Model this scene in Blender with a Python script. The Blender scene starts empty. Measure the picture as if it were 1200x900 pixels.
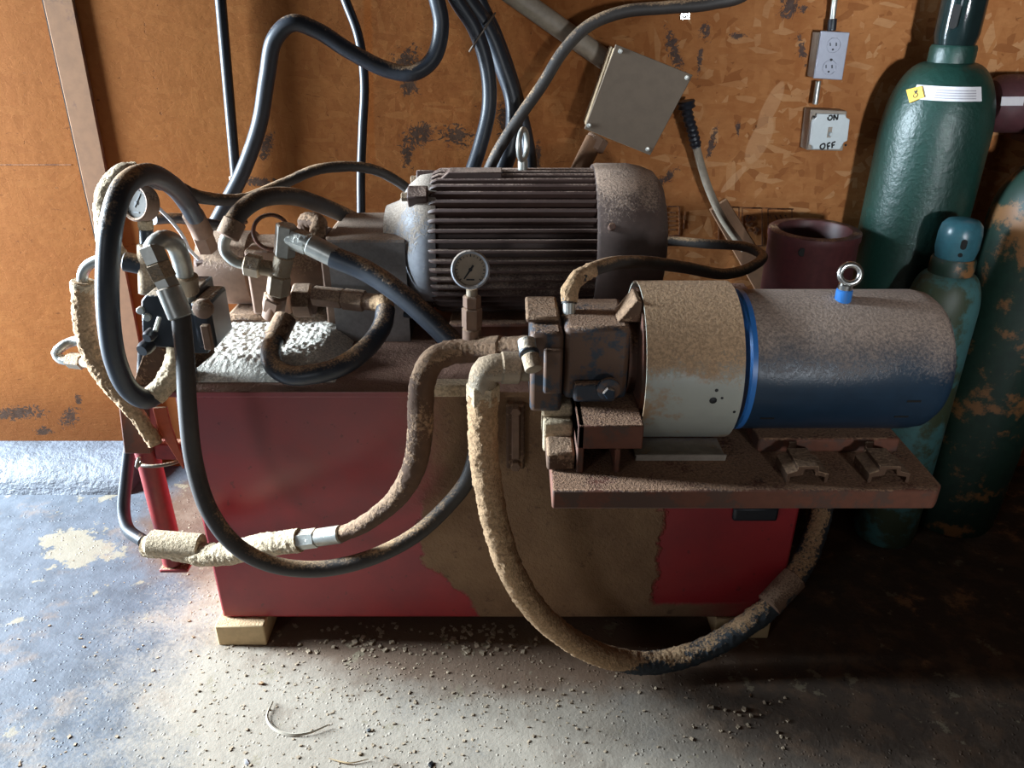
import bpy, math, random
from mathutils import Vector, Matrix, noise
PI = math.pi
C = bpy.context.scene.collection
S = bpy.context.scene
# ------------------------------------------------------------------ camera, light, exposure
TH = math.radians(26.57); CAMH = 1.25; F = 901.0
cam = bpy.data.cameras.new('camera'); co = bpy.data.objects.new('camera', cam); C.objects.link(co)
cam.sensor_width = 36; cam.lens = 36*F/1200; cam.clip_start = .01
co.location = (0, 0, CAMH); co.rotation_euler = (PI/2-TH, 0, 0); S.camera = co
S.view_settings.view_transform = 'Standard'; S.view_settings.look = 'None'
S.view_settings.gamma = 1; S.view_settings.use_curve_mapping = False
S.view_settings.exposure = 0.0
w = bpy.data.worlds.new('world'); S.world = w; w.use_nodes = True
bgn = w.node_tree.nodes['Background']; bgn.inputs[0].default_value = (.95, .74, .60, 1); bgn.inputs[1].default_value = .034
def area(name, loc, target, sx, sy, power, col, spread=180):
    l = bpy.data.lights.new(name, 'AREA'); l.shape = 'RECTANGLE'; l.size = sx; l.size_y = sy
    l.energy = power; l.color = col; l.spread = math.radians(spread)
    o = bpy.data.objects.new(name, l); C.objects.link(o); o.location = loc
    d = Vector(target)-Vector(loc); o.rotation_euler = d.to_track_quat('-Z', 'Y').to_euler(); return o
area('doorway_daylight', (-2.9, 1.56, 1.10), (-.3, 1.22, .50), .46, 1.6, 600, (.74, .88, 1.0))
area('window_daylight', (.85, -1.9, 1.12), (.95, 1.9, 1.36), .18, .22, 5.0, (.90, .95, 1.0), 40)
area('side_window_daylight', (-1.9, -1.7, 1.35), (-.4, 1.3, .5), .45, .45, 2.4, (.86, .92, 1.0), 90)

# ------------------------------------------------------------------ projection helpers (photo position at a real distance)
ct, st = math.cos(TH), math.sin(TH)
def U(px, py, D):
    a = (px-600)/F; b = (450-py)/F
    dy = ct+b*st; dz = -st+b*ct; t = D/dy
    return Vector((a*t, D, CAMH+dz*t))
def Uz(px, py, z):
    a = (px-600)/F; b = (450-py)/F
    dy = ct+b*st; dz = -st+b*ct; t = (z-CAMH)/dz
    return Vector((a*t, dy*t, z))
# ------------------------------------------------------------------ mesh helpers
def frames(pts):
    n = len(pts); T = []
    for i in range(n):
        d = pts[min(i+1, n-1)]-pts[max(i-1, 0)]
        T.append(d.normalized() if d.length > 1e-9 else Vector((0, 0, 1)))
    up = Vector((0, 0, 1)) if abs(T[0].z) < .9 else Vector((0, 1, 0))
    a = T[0].cross(up).normalized(); A = [a]
    for i in range(1, n):
        a = a-T[i]*a.dot(T[i]); a.normalize(); A.append(a)
    return T, A, [T[i].cross(A[i]) for i in range(n)]
def spline(pts, step=.006):
    P = [Vector(p) for p in pts]
    if len(P) < 3: return P
    P = [P[0]*2-P[1]]+P+[P[-1]*2-P[-2]]; out = []
    for i in range(1, len(P)-2):
        p0, p1, p2, p3 = P[i-1:i+3]
        n = max(2, int((p2-p1).length/step))
        t0 = 0; t1 = (p1-p0).length**.5+1e-6; t2 = t1+(p2-p1).length**.5+1e-6; t3 = t2+(p3-p2).length**.5+1e-6
        for k in range(n):
            t = t1+(t2-t1)*k/n
            a1 = p0*((t1-t)/(t1-t0))+p1*((t-t0)/(t1-t0)); a2 = p1*((t2-t)/(t2-t1))+p2*((t-t1)/(t2-t1)); a3 = p2*((t3-t)/(t3-t2))+p3*((t-t2)/(t3-t2))
            b1 = a1*((t2-t)/(t2-t0))+a2*((t-t0)/(t2-t0)); b2 = a2*((t3-t)/(t3-t1))+a3*((t-t1)/(t3-t1))
            out.append(b1*((t2-t)/(t2-t1))+b2*((t-t1)/(t2-t1)))
    out.append(P[-2]); return out
class MB:
    def __init__(s): s.v = []; s.f = []
    def box(s, x0, x1, y0, y1, z0, z1, M=None):
        b = len(s.v)
        for x in (x0, x1):
            for y in (y0, y1):
                for z in (z0, z1):
                    p = Vector((x, y, z)); s.v.append(M @ p if M else p)
        for q in ((0,1,3,2),(4,6,7,5),(0,4,5,1),(2,3,7,6),(0,2,6,4),(1,5,7,3)): s.f.append([b+i for i in q])
        return s
    def rings(s, R, cap=True, closed=True):
        b = len(s.v); n = len(R[0])
        for r in R: s.v += r
        for i in range(len(R)-1):
            for j in range(n if closed else n-1):
                k = (j+1) % n
                s.f.append([b+i*n+j, b+i*n+k, b+(i+1)*n+k, b+(i+1)*n+j])
        if cap:
            s.f.append([b+j for j in range(n)][::-1]); s.f.append([b+(len(R)-1)*n+j for j in range(n)])
        return s
    def tube(s, pts, r, seg=14, crust=0, sm=True, step=.006, ns=60):
        if crust > .0014: seg = 40; step = .0028
        P = spline(pts, step) if sm else [Vector(p) for p in pts]
        T, A, B = frames(P); R = []; n = len(P)
        for i, p in enumerate(P):
            if isinstance(r, (list, tuple)):
                u = i/(n-1)*(len(r)-1); k = min(int(u), len(r)-2); rr = r[k]+(r[k+1]-r[k])*(u-k)
            else: rr = r
            ring = []
            for j in range(seg):
                a = 2*PI*j/seg; d = A[i]*math.cos(a)+B[i]*math.sin(a); q = p+d*rr
                if crust: q += d*(noise.noise(q*ns)*.6+noise.noise(q*ns*3.2)*.7+max(0, noise.noise(q*ns*6))*.5)*crust
                ring.append(q)
            R.append(ring)
        return s.rings(R)
    def lathe(s, prof, o, ax=(0, 0, 1), seg=32, ph=0, cap=True):
        o = Vector(o); ax = Vector(ax).normalized()
        up = Vector((0, 0, 1)) if abs(ax.z) < .9 else Vector((0, 1, 0))
        a = ax.cross(up).normalized(); b = ax.cross(a)
        return s.rings([[o+ax*h+(a*math.cos(2*PI*j/seg+ph)+b*math.sin(2*PI*j/seg+ph))*max(r, 1e-5) for j in range(seg)] for r, h in prof], cap)
    def hexn(s, p0, p1, r, n=6, ph=0):
        p0, p1 = Vector(p0), Vector(p1); L = (p1-p0).length; c = min(.12*r, L*.2)
        return s.lathe([(r-c*1.3, 0), (r, c), (r, L-c), (r-c*1.3, L)], p0, p1-p0, n, ph)
    def cyl(s, p0, p1, r, n=20):
        return s.hexn(p0, p1, r, n)
    def prism(s, out, vec):
        vec = Vector(vec); a = [Vector(p) for p in out]
        return s.rings([a, [p+vec for p in a]])
    def torus(s, c, ax, R, r, n=28, m=10, sq=1, up=None):
        c = Vector(c); ax = Vector(ax).normalized(); u = Vector(up or (0, 0, 1)); u = (u-ax*u.dot(ax)).normalized(); w_ = ax.cross(u)
        b = len(s.v)
        for i in range(n):
            t = 2*PI*i/n; d = u*math.cos(t)*sq+w_*math.sin(t); dn = d.normalized()
            for j in range(m):
                q = 2*PI*j/m; s.v.append(c+d*R+dn*r*math.cos(q)+ax*r*math.sin(q))
        for i in range(n):
            for j in range(m):
                s.f.append([b+i*m+j, b+i*m+(j+1) % m, b+((i+1) % n)*m+(j+1) % m, b+((i+1) % n)*m+j])
        return s
    def build(s, name, mat, parent=None, bevel=0, smooth=True, seg=2):
        xs = [v.x for v in s.v]; ys = [v.y for v in s.v]; zs = [v.z for v in s.v]
        o3 = Vector(((min(xs)+max(xs))/2, (min(ys)+max(ys))/2, min(zs)))
        me = bpy.data.meshes.new(name); me.from_pydata([v-o3 for v in s.v], [], s.f); me.validate()
        import bmesh
        bm = bmesh.new(); bm.from_mesh(me); bmesh.ops.recalc_face_normals(bm, faces=bm.faces); bm.to_mesh(me); bm.free()
        me.materials.append(mat)
        if smooth:
            me.polygons.foreach_set('use_smooth', [True]*len(me.polygons))
            try: me.set_sharp_from_angle(angle=math.radians(38))
            except Exception: pass
        o = bpy.data.objects.new(name, me); C.objects.link(o)
        off = Vector((0, 0, 0)); q = parent
        while q: off += q.location; q = q.parent
        o.location = o3-off
        if parent: o.parent = parent
        if bevel:
            m = o.modifiers.new('bevel', 'BEVEL'); m.width = bevel; m.segments = seg; m.limit_method = 'ANGLE'; m.angle_limit = math.radians(40)
        return o
def tag(o, label=None, cat=None, group=None, kind=None):
    if label: o['label'] = label
    if cat: o['category'] = cat
    if group: o['group'] = group
    if kind: o['kind'] = kind
    return o
def thing(name, label, cat, loc, group=None):
    o = bpy.data.objects.new(name, None); C.objects.link(o); o.location = Vector(loc); o.empty_display_size = .05
    return tag(o, label, cat, group)

# ------------------------------------------------------------------ materials
class N:
    def __init__(s, name):
        s.m = bpy.data.materials.new(name); s.m.use_nodes = True; s.t = s.m.node_tree; s.b = s.t.nodes['Principled BSDF']
    def n(s, typ, **k):
        x = s.t.nodes.new(typ)
        for a, b in k.items(): setattr(x, a, b)
        return x
    def set(s, sock, v):
        if hasattr(v, 'links') or isinstance(v, bpy.types.NodeSocket): s.t.links.new(v, sock)
        elif isinstance(v, (tuple, list)) and sock.type == 'RGBA' and len(v) == 3: sock.default_value = (*v, 1)
        else: sock.default_value = v
    def math(s, op, a, b=0., c=0., clamp=False):
        x = s.n('ShaderNodeMath', operation=op, use_clamp=clamp); s.set(x.inputs[0], a); s.set(x.inputs[1], b); s.set(x.inputs[2], c); return x.outputs[0]
    def mix(s, f, a, b, mode='MIX'):
        x = s.n('ShaderNodeMix', data_type='RGBA', blend_type=mode); s.set(x.inputs[0], f); s.set(x.inputs[6], a); s.set(x.inputs[7], b); return x.outputs[2]
    def coord(s, kind='Object'):
        if kind == 'World': return s.n('ShaderNodeNewGeometry').outputs['Position']
        return s.n('ShaderNodeTexCoord').outputs['Object']
    def map(s, v, sc=(1, 1, 1), rot=(0, 0, 0), loc=(0, 0, 0)):
        x = s.n('ShaderNodeMapping'); s.set(x.inputs[0], v); x.inputs[1].default_value = loc; x.inputs[2].default_value = rot; x.inputs[3].default_value = sc; return x.outputs[0]
    def noise(s, v, scale, detail=4, rough=.6, dist=0):
        x = s.n('ShaderNodeTexNoise'); s.set(x.inputs['Vector'], v); x.inputs['Scale'].default_value = scale; x.inputs['Detail'].default_value = detail
        x.inputs['Roughness'].default_value = rough; x.inputs['Distortion'].default_value = dist; return x.outputs[0]
    def vor(s, v, scale, out=0, rand=1, feat='F1'):
        x = s.n('ShaderNodeTexVoronoi', feature=feat); s.set(x.inputs['Vector'], v); x.inputs['Scale'].default_value = scale
        x.inputs['Randomness'].default_value = rand; return x.outputs[out]
    def step(s, v, lo, hi):
        x = s.n('ShaderNodeMapRange', interpolation_type='SMOOTHSTEP'); s.set(x.inputs[0], v); x.inputs[1].default_value = lo; x.inputs[2].default_value = hi; return x.outputs[0]
    def sep(s, v):
        x = s.n('ShaderNodeSeparateXYZ'); s.set(x.inputs[0], v); return x.outputs
    def bump(s, h, strength=.5, dist=.002, nrm=None):
        x = s.n('ShaderNodeBump'); s.set(x.inputs['Height'], h); x.inputs['Strength'].default_value = strength; x.inputs['Distance'].default_value = dist
        if nrm: s.set(x.inputs['Normal'], nrm)
        return x.outputs[0]
    def fin(s, col, rough, metal=0., nrm=None, spec=None):
        s.set(s.b.inputs['Base Color'], col); s.set(s.b.inputs['Roughness'], rough); s.set(s.b.inputs['Metallic'], metal)
        if nrm: s.set(s.b.inputs['Normal'], nrm)
        if spec is not None: s.set(s.b.inputs['Specular IOR Level'], spec)
        return s.m
DUST = (.47, .295, .16)
def dusty(name, base, rough=.5, metal=0, t=.6, k=1.0, dust=DUST, sc=14, second=None, s2=.5, bump=.25, dsc=240, dd=.0022, vary=.35, soft=.18):
    """painted, rusty or rubber surface with sawdust settled on it: t = how far up a face must point to be covered (-2 covers all)"""
    m = N(name); v = m.coord('World')
    n1 = m.noise(v, sc, 5, .65); n2 = m.noise(v, sc*5, 3, .6); n3 = m.noise(v, dsc, 3, .7)
    nz = m.sep(m.n('ShaderNodeNewGeometry').outputs['Normal'])[2]
    val = m.math('ADD', nz, m.math('MULTIPLY', m.math('SUBTRACT', n1, .5), k*2))
    val = m.math('ADD', val, m.math('MULTIPLY', m.math('SUBTRACT', n3, .5), k*1.2))
    fac = m.step(val, t-soft, t+soft)
    c = m.mix(m.math('MULTIPLY', m.step(n2, .3, .75), vary), base, tuple(x*.45 for x in base))
    if second:
        c = m.mix(m.step(m.noise(v, sc*.8+3, 6, .7), s2-.04, s2+.05), c, second)
    d = m.mix(m.step(n3, .35, .65), tuple(x*.72 for x in dust), tuple(min(1, x*1.18) for x in dust))
    col = m.mix(fac, c, d)
    ro = m.math('ADD', m.math('MULTIPLY', fac, .95-rough), rough)
    me = m.math('MULTIPLY', m.math('SUBTRACT', 1., fac), float(metal))
    h = m.math('ADD', m.math('MULTIPLY', m.math('MULTIPLY', n3, fac), 1.), m.math('MULTIPLY', n2, .25*bump))
    return m.fin(col, ro, me, m.bump(h, .75, dd))
M = {}
def crust_main():
    m = dusty('sawdust_crust_on_large_hose', (.03, .04, .05), .6, t=-1.1, k=1.1, dsc=190, dd=.004)
    nt = m.node_tree; mr = [n for n in nt.nodes if n.type == 'MAP_RANGE'][0]
    g = nt.nodes.new('ShaderNodeNewGeometry'); sp = nt.nodes.new('ShaderNodeSeparateXYZ'); nt.links.new(g.outputs['Position'], sp.inputs[0])
    r = nt.nodes.new('ShaderNodeMapRange'); nt.links.new(sp.outputs[0], r.inputs[0]); r.inputs[1].default_value = .19; r.inputs[2].default_value = .27; r.inputs[3].default_value = 0; r.inputs[4].default_value = 1.7
    src = mr.inputs[0].links[0].from_socket; a = nt.nodes.new('ShaderNodeMath'); a.operation = 'SUBTRACT'; nt.links.new(src, a.inputs[0]); nt.links.new(r.outputs[0], a.inputs[1]); nt.links.new(a.outputs[0], mr.inputs[0])
    return m
M['crust_main'] = crust_main()
M['hose'] = dusty('rubber_hose', (.022, .027, .037), .42, t=.85, k=.9, soft=.35, dd=.0012)
M['hose_clean'] = dusty('rubber_hose_clean', (.011, .014, .021), .42, t=1.25, k=.7, soft=.3, dd=.001)
M['hose_brown'] = dusty('rubber_hose_brown', (.045, .038, .034), .6, t=.8, k=.9, soft=.35, dd=.0015)
M['crust'] = dusty('sawdust_crust_on_hose', (.05, .04, .03), .7, t=-.85, k=1.1, dsc=190, dd=.004)
M['crust_all'] = dusty('thick_sawdust_crust', (.2, .14, .09), .9, t=-2.2, k=.8, dust=(.56, .43, .28), dsc=170, dd=.005)
M['crust_brown'] = dusty('oily_brown_sawdust', (.10, .05, .026), .85, t=.25, k=1.2, dust=(.30, .185, .11), dsc=150, dd=.004)
M['rust'] = dusty('rusty_steel', (.15, .05, .026), .75, t=.75, k=1.1, dust=(.30, .165, .095), second=(.09, .045, .03), dd=.003)
M['cast'] = dusty('motor_cast_iron', (.075, .042, .034), .55, t=.86, k=.5, dust=(.36, .25, .19), dd=.0015, soft=.2)
M['bell'] = dusty('motor_end_paint', (.30, .31, .34), .55, t=.4, k=1.1, dust=(.40, .33, .27), dd=.0015)
M['cowl'] = dusty('motor_cowl_paint', (.085, .055, .045), .6, t=.72, k=.5, dust=(.34, .235, .17), dsc=250, dd=.002)
M['galv'] = dusty('galvanised_sheet', (.32, .30, .29), .6, .3, t=.72, k=.5, dust=(.34, .24, .17), sc=22, dd=.0012)
M['zinc'] = dusty('zinc_fitting', (.50, .50, .46), .38, .75, t=.85, k=.9, dust=(.50, .38, .27), dd=.0015, vary=.4)
M['zincd'] = dusty('dusty_zinc_fitting', (.36, .29, .21), .6, .35, t=.15, k=1.1, dust=(.44, .32, .21), dd=.003)
M['brownfit'] = dusty('brown_dusty_fitting', (.22, .13, .085), .75, .1, t=.5, k=1., dust=(.38, .255, .17), dd=.003)
M['darkcast'] = dusty('black_valve_body', (.022, .026, .034), .38, t=.85, k=.8, dust=(.48, .36, .25), dd=.0015)
M['white'] = dusty('white_guard_paint', (.35, .35, .30), .45, t=.34, k=.45, dust=(.44, .28, .16), second=(.33, .21, .12), s2=.54, sc=6, dsc=230, dd=.002, vary=.12)
M['blue'] = dusty('blue_motor_paint', (.012, .030, .054), .36, t=.45, k=.40, dust=(.32, .24, .19), dsc=250, dd=.002, vary=.3, sc=9, soft=.35)
M['blueclean'] = dusty('blue_paint_edge', (.03, .16, .46), .35, t=2, k=.1, vary=.1)
M['pumpblue'] = dusty('pump_dirty_blue', (.035, .045, .06), .6, t=.75, k=.9, dust=(.30, .18, .11), second=(.12, .062, .036), s2=.50, sc=16, dd=.003)
M['paleblue'] = dusty('pale_blue_cap', (.42, .52, .56), .6, t=.5, k=1., dust=(.55, .45, .34), dd=.002)
M['redpost'] = dusty('red_post_paint', (.24, .016, .014), .5, t=.9, k=.8, vary=.4)
M['orange'] = dusty('orange_strap', (.42, .07, .02), .6, t=.9, k=.8)
M['steel'] = dusty('bright_steel', (.62, .62, .60), .25, 1, t=1.6, k=.5, vary=.15)
M['shade_black'] = dusty('dark_inside', (.006, .005, .004), .9, t=3, k=.1)  # near-black colour standing for shade inside slots, holes and the seam
M['maroon'] = dusty('maroon_steel', (.075, .02, .02), .5, t=1.1, k=.6, vary=.5)
M['maroon2'] = dusty('maroon_canister', (.09, .03, .035), .6, t=1.1, k=.6, vary=.5)
M['green'] = dusty('green_cylinder_paint', (.007, .036, .027), .42, t=1.5, k=.6, vary=.4, dd=.004, sc=16, bump=2.2)
M['green2'] = dusty('worn_green_cylinder_paint', (.012, .035, .024), .5, t=1.6, k=.6, second=(.22, .10, .035), s2=.55, sc=9, vary=.5)
M['cap'] = dusty('black_cap_paint', (.008, .016, .016), .12, t=2, k=.2, vary=.3)
M['bluecap'] = dusty('teal_cap_paint', (.035, .12, .15), .3, t=1.6, k=.5, second=(.07, .035, .03), s2=.66, sc=22)
M['teal'] = dusty('teal_cylinder_paint', (.06, .16, .16), .5, t=1.5, k=.5, second=(.045, .06, .032), s2=.5, sc=4, vary=.3)
M['wood'] = dusty('pale_wood', (.58, .41, .22), .8, t=1.0, k=.7, vary=.25)
M['slat'] = dusty('brown_slat', (.20, .10, .05), .85, t=.9, k=.7)
M['plate'] = dusty('box_cover_paint', (.125, .088, .058), .75, t=1.0, k=.5, vary=.25, sc=8)
M['boxside_lit'] = dusty('box_side_lit_paint', (.50, .36, .22), .7, t=1, k=.6)  # paler than the cover: light from the left put into the colour
M['conduit'] = dusty('grey_conduit', (.30, .25, .19), .6, t=1., k=.6, vary=.4)
M['elec'] = dusty('outlet_cover', (.33, .35, .42), .4, .3, t=1.5, k=.3, vary=.12)
M['elec2'] = dusty('switch_cover', (.60, .66, .68), .45, .2, t=1.5, k=.3, vary=.12)
M['boxbody'] = dusty('steel_wall_box', (.38, .32, .26), .6, .2, t=1.2, k=.6, vary=.4)
M['dial'] = dusty('gauge_dial', (.36, .28, .20), .6, t=3, k=.1, vary=.2)
M['dial2'] = dusty('dusty_gauge_dial', (.13, .12, .105), .8, t=3, k=.1, vary=.4)
M['ink'] = dusty('black_marker', (.01, .01, .012), .6, t=3, k=.1)
M['stamp'] = dusty('faded_stamp_ink', (.10, .035, .015), .9, t=3, k=.1, second=(.26, .11, .045), s2=.5, sc=40)
M['label'] = dusty('white_label', (.68, .66, .68), .6, t=3, k=.1, vary=.1)
M['labelgrey'] = dusty('label_print', (.36, .35, .38), .6, t=3, k=.1)
M['yellow'] = dusty('yellow_label', (.72, .42, .03), .5, t=3, k=.1, vary=.1)
M['shav'] = dusty('wood_shaving', (.42, .36, .28), .8, t=3, k=.1)
M['crumb'] = dusty('sawdust_clump', (.36, .27, .18), .9, t=3, k=.1, vary=.5)
M['wire'] = dusty('tie_wire', (.20, .17, .14), .5, .5, t=.9, k=.8)

def ellipses(m, xyz, lst, horiz=(0, 2)):
    """max of soft ellipse masks in world space"""
    out = None
    for (cx, cz, rx, rz, ang) in lst:
        dx = m.math('SUBTRACT', xyz[horiz[0]], cx); dz = m.math('SUBTRACT', xyz[horiz[1]], cz)
        c_, s_ = math.cos(ang), math.sin(ang)
        u = m.math('MULTIPLY', m.math('ADD', m.math('MULTIPLY', dx, c_), m.math('MULTIPLY', dz, s_)), 1/rx)
        v = m.math('MULTIPLY', m.math('SUBTRACT', m.math('MULTIPLY', dz, c_), m.math('MULTIPLY', dx, s_)), 1/rz)
        e = m.math('SUBTRACT', 1.25, m.math('SQRT', m.math('ADD', m.math('MULTIPLY', u, u), m.math('MULTIPLY', v, v))), clamp=True)
        out = e if out is None else m.math('MAXIMUM', out, e)
    return out
WALL = 1.95
def osb():
    m = N('osb_board'); v = m.coord('World'); xyz = m.sep(v)
    w1 = m.noise(v, 6, 2)
    big = m.noise(v, 2.2, 3)
    def flakes(rot, sx, sz, off):
        mp = m.n('ShaderNodeMapping', vector_type='TEXTURE'); m.set(mp.inputs[0], v); mp.inputs[1].default_value = tuple(o/20 for o in off); mp.inputs[2].default_value = (0, rot, 0); mp.inputs[3].default_value = (1/sx, 1, 1/sz); vv = mp.outputs[0]
        x = m.n('ShaderNodeMix', data_type='VECTOR'); x.inputs[0].default_value = .10
        nn = m.n('ShaderNodeTexNoise'); m.set(nn.inputs['Vector'], v); nn.inputs['Scale'].default_value = 30
        m.set(x.inputs[4], vv); m.set(x.inputs[5], nn.outputs['Color'])
        vo = m.n('ShaderNodeTexVoronoi', feature='F1'); m.set(vo.inputs['Vector'], x.outputs[1]); vo.inputs['Scale'].default_value = 1
        s_ = m.n('ShaderNodeSeparateColor'); m.set(s_.inputs[0], vo.outputs['Color'])
        return s_.outputs[0], s_.outputs[1]
    a, a2 = flakes(.75, 22, 75, (0, 0, 0)); b, b2 = flakes(-.75, 20, 70, (3, 0, 5)); c, c2 = flakes(1.5, 20, 70, (7, 0, 2)); d_, d2 = flakes(.1, 24, 90, (1, 0, 9))
    pick = m.math('GREATER_THAN', b2, .5); val = m.math('ADD', m.math('MULTIPLY', a, m.math('SUBTRACT', 1., pick)), m.math('MULTIPLY', b, pick))
    pick2 = m.math('GREATER_THAN', c2, .6); val = m.math('ADD', m.math('MULTIPLY', val, m.math('SUBTRACT', 1., pick2)), m.math('MULTIPLY', c, pick2))
    pick3 = m.math('GREATER_THAN', d2, .65); val = m.math('ADD', m.math('MULTIPLY', val, m.math('SUBTRACT', 1., pick3)), m.math('MULTIPLY', d_, pick3))
    grain = m.noise(m.map(v, (40, 1, 160), (0, .35, 0)), 1, 3)
    right = m.step(xyz[0], .0, .6)
    soft = m.math('ADD', m.math('MULTIPLY', m.noise(v, 11, 6, .72), .8), m.math('MULTIPLY', val, .2))
    col = m.mix(m.step(soft, .25, .75), (.40, .165, .062), (.55, .27, .115))
    amt = m.math('ADD', .08, m.math('MULTIPLY', right, .36))
    col = m.mix(m.math('MULTIPLY', m.step(val, .84, .92), amt), col, (.68, .44, .25))
    col = m.mix(m.math('MULTIPLY', m.step(val, .14, .07), amt), col, (.24, .09, .035))
    col = m.mix(m.math('MULTIPLY', m.step(m.noise(v, 4, 5, .7), .5, .68), .5), col, (.36, .15, .06))
    col = m.mix(m.math('MULTIPLY', m.step(grain, .35, .75), .2), col, (.30, .13, .05))
    # left part: smoother, browner board with sawdust film
    left = m.step(xyz[0], -.25, -.75)
    col = m.mix(m.math('MULTIPLY', left, .55), col, (.50, .235, .08))
    ck = m.math('MULTIPLY', m.step(m.noise(m.map(v, (16, 1, 60), (0, .7, 0)), 1, 4, .7, .8), .655, .70), .6)
    col = m.mix(ck, col, (.17, .07, .03))
    pits = m.step(m.noise(v, 55, 4, .65), .69, .76)
    col = m.mix(m.math('MULTIPLY', pits, .7), col, (.10, .04, .02))
    # oily stain low behind the machine
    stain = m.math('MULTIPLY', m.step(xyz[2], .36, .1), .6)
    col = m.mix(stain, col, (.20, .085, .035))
    P = lambda px, py: U(px, py, WALL)
    L = []
    for px, py, rx, ry, an in [(478,75,.045,.05,0),(480,100,.03,.03,0),(492,158,.06,.04,.5),(477,182,.02,.05,0),(535,158,.055,.035,-.2),(590,140,.03,.06,0),(630,185,.012,.05,0),
                               (20,484,.11,.03,.05),(82,490,.05,.03,.9),(52,505,.035,.02,.1),(92,468,.012,.03,0),(312,172,.02,.05,-.5),(300,213,.08,.016,0),(926,8,.03,.035,-.8),
                               (940,60,.012,.05,.4),(826,35,.018,.03,.5),(820,70,.008,.04,0),(835,165,.012,.06,-.2),(865,150,.008,.02,0),(780,210,.05,.014,.7),(790,60,.02,.07,.4),(865,42,.03,.01,0),(940,10,.02,.012,0)]:
        q = P(px, py); L.append((q.x, q.z, rx, ry, an))
    e = ellipses(m, xyz, L)
    blot = m.step(m.math('ADD', m.math('MULTIPLY', e, .45), m.math('MULTIPLY', m.noise(v, 60, 5, .75, 1.5), 1.6)), 1.08, 1.14)
    col = m.mix(m.math('MULTIPLY', blot, .9), col, m.mix(m.noise(v, 90, 2), (.02, .018, .022), (.14, .12, .13)))
    # pale rubbed streaks and a rust coloured drip
    L2 = []
    for px, py, rx, ry, an in [(903,125,.022,.075,-.35),(890,165,.03,.07,-.35),(860,210,.012,.05,-.7)]:
        q = P(px, py); L2.append((q.x, q.z, rx, ry, an))
    s2 = m.step(m.math('ADD', ellipses(m, xyz, L2), m.math('MULTIPLY', m.noise(v, 20, 3), .25)), .5, .62)
    col = m.mix(m.math('MULTIPLY', s2, .4), col, (.72, .48, .30))
    q1 = P(431, 30); q2 = P(436, 200)
    d = m.math('ABSOLUTE', m.math('SUBTRACT', xyz[0], m.math('ADD', q1.x, m.math('MULTIPLY', m.math('SUBTRACT', xyz[2], q1.z), (q2.x-q1.x)/(q2.z-q1.z)))))
    drip = m.math('MULTIPLY', m.step(m.math('ADD', d, m.math('MULTIPLY', m.noise(v, 12, 2), .01)), .018, .010), m.step(xyz[2], .85, .92))
    col = m.mix(m.math('MULTIPLY', drip, .55), col, (.48, .16, .03))
    col = m.mix(1., col, m.mix(right, (.385, .285, .185), (.86, .77, .67)), 'MULTIPLY')  # left half darkened in colour to offset the strong doorway light
    h = m.math('ADD', m.math('MULTIPLY', val, .5), m.math('ADD', m.math('MULTIPLY', grain, .25), m.math('MULTIPLY', m.noise(v, 14, 4), .8)))
    h = m.math('SUBTRACT', h, m.math('MULTIPLY', pits, .5))
    return m.fin(col, m.math('ADD', .85, m.math('MULTIPLY', blot, -.2)), 0., m.bump(h, .5, .0035), .08)
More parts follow.
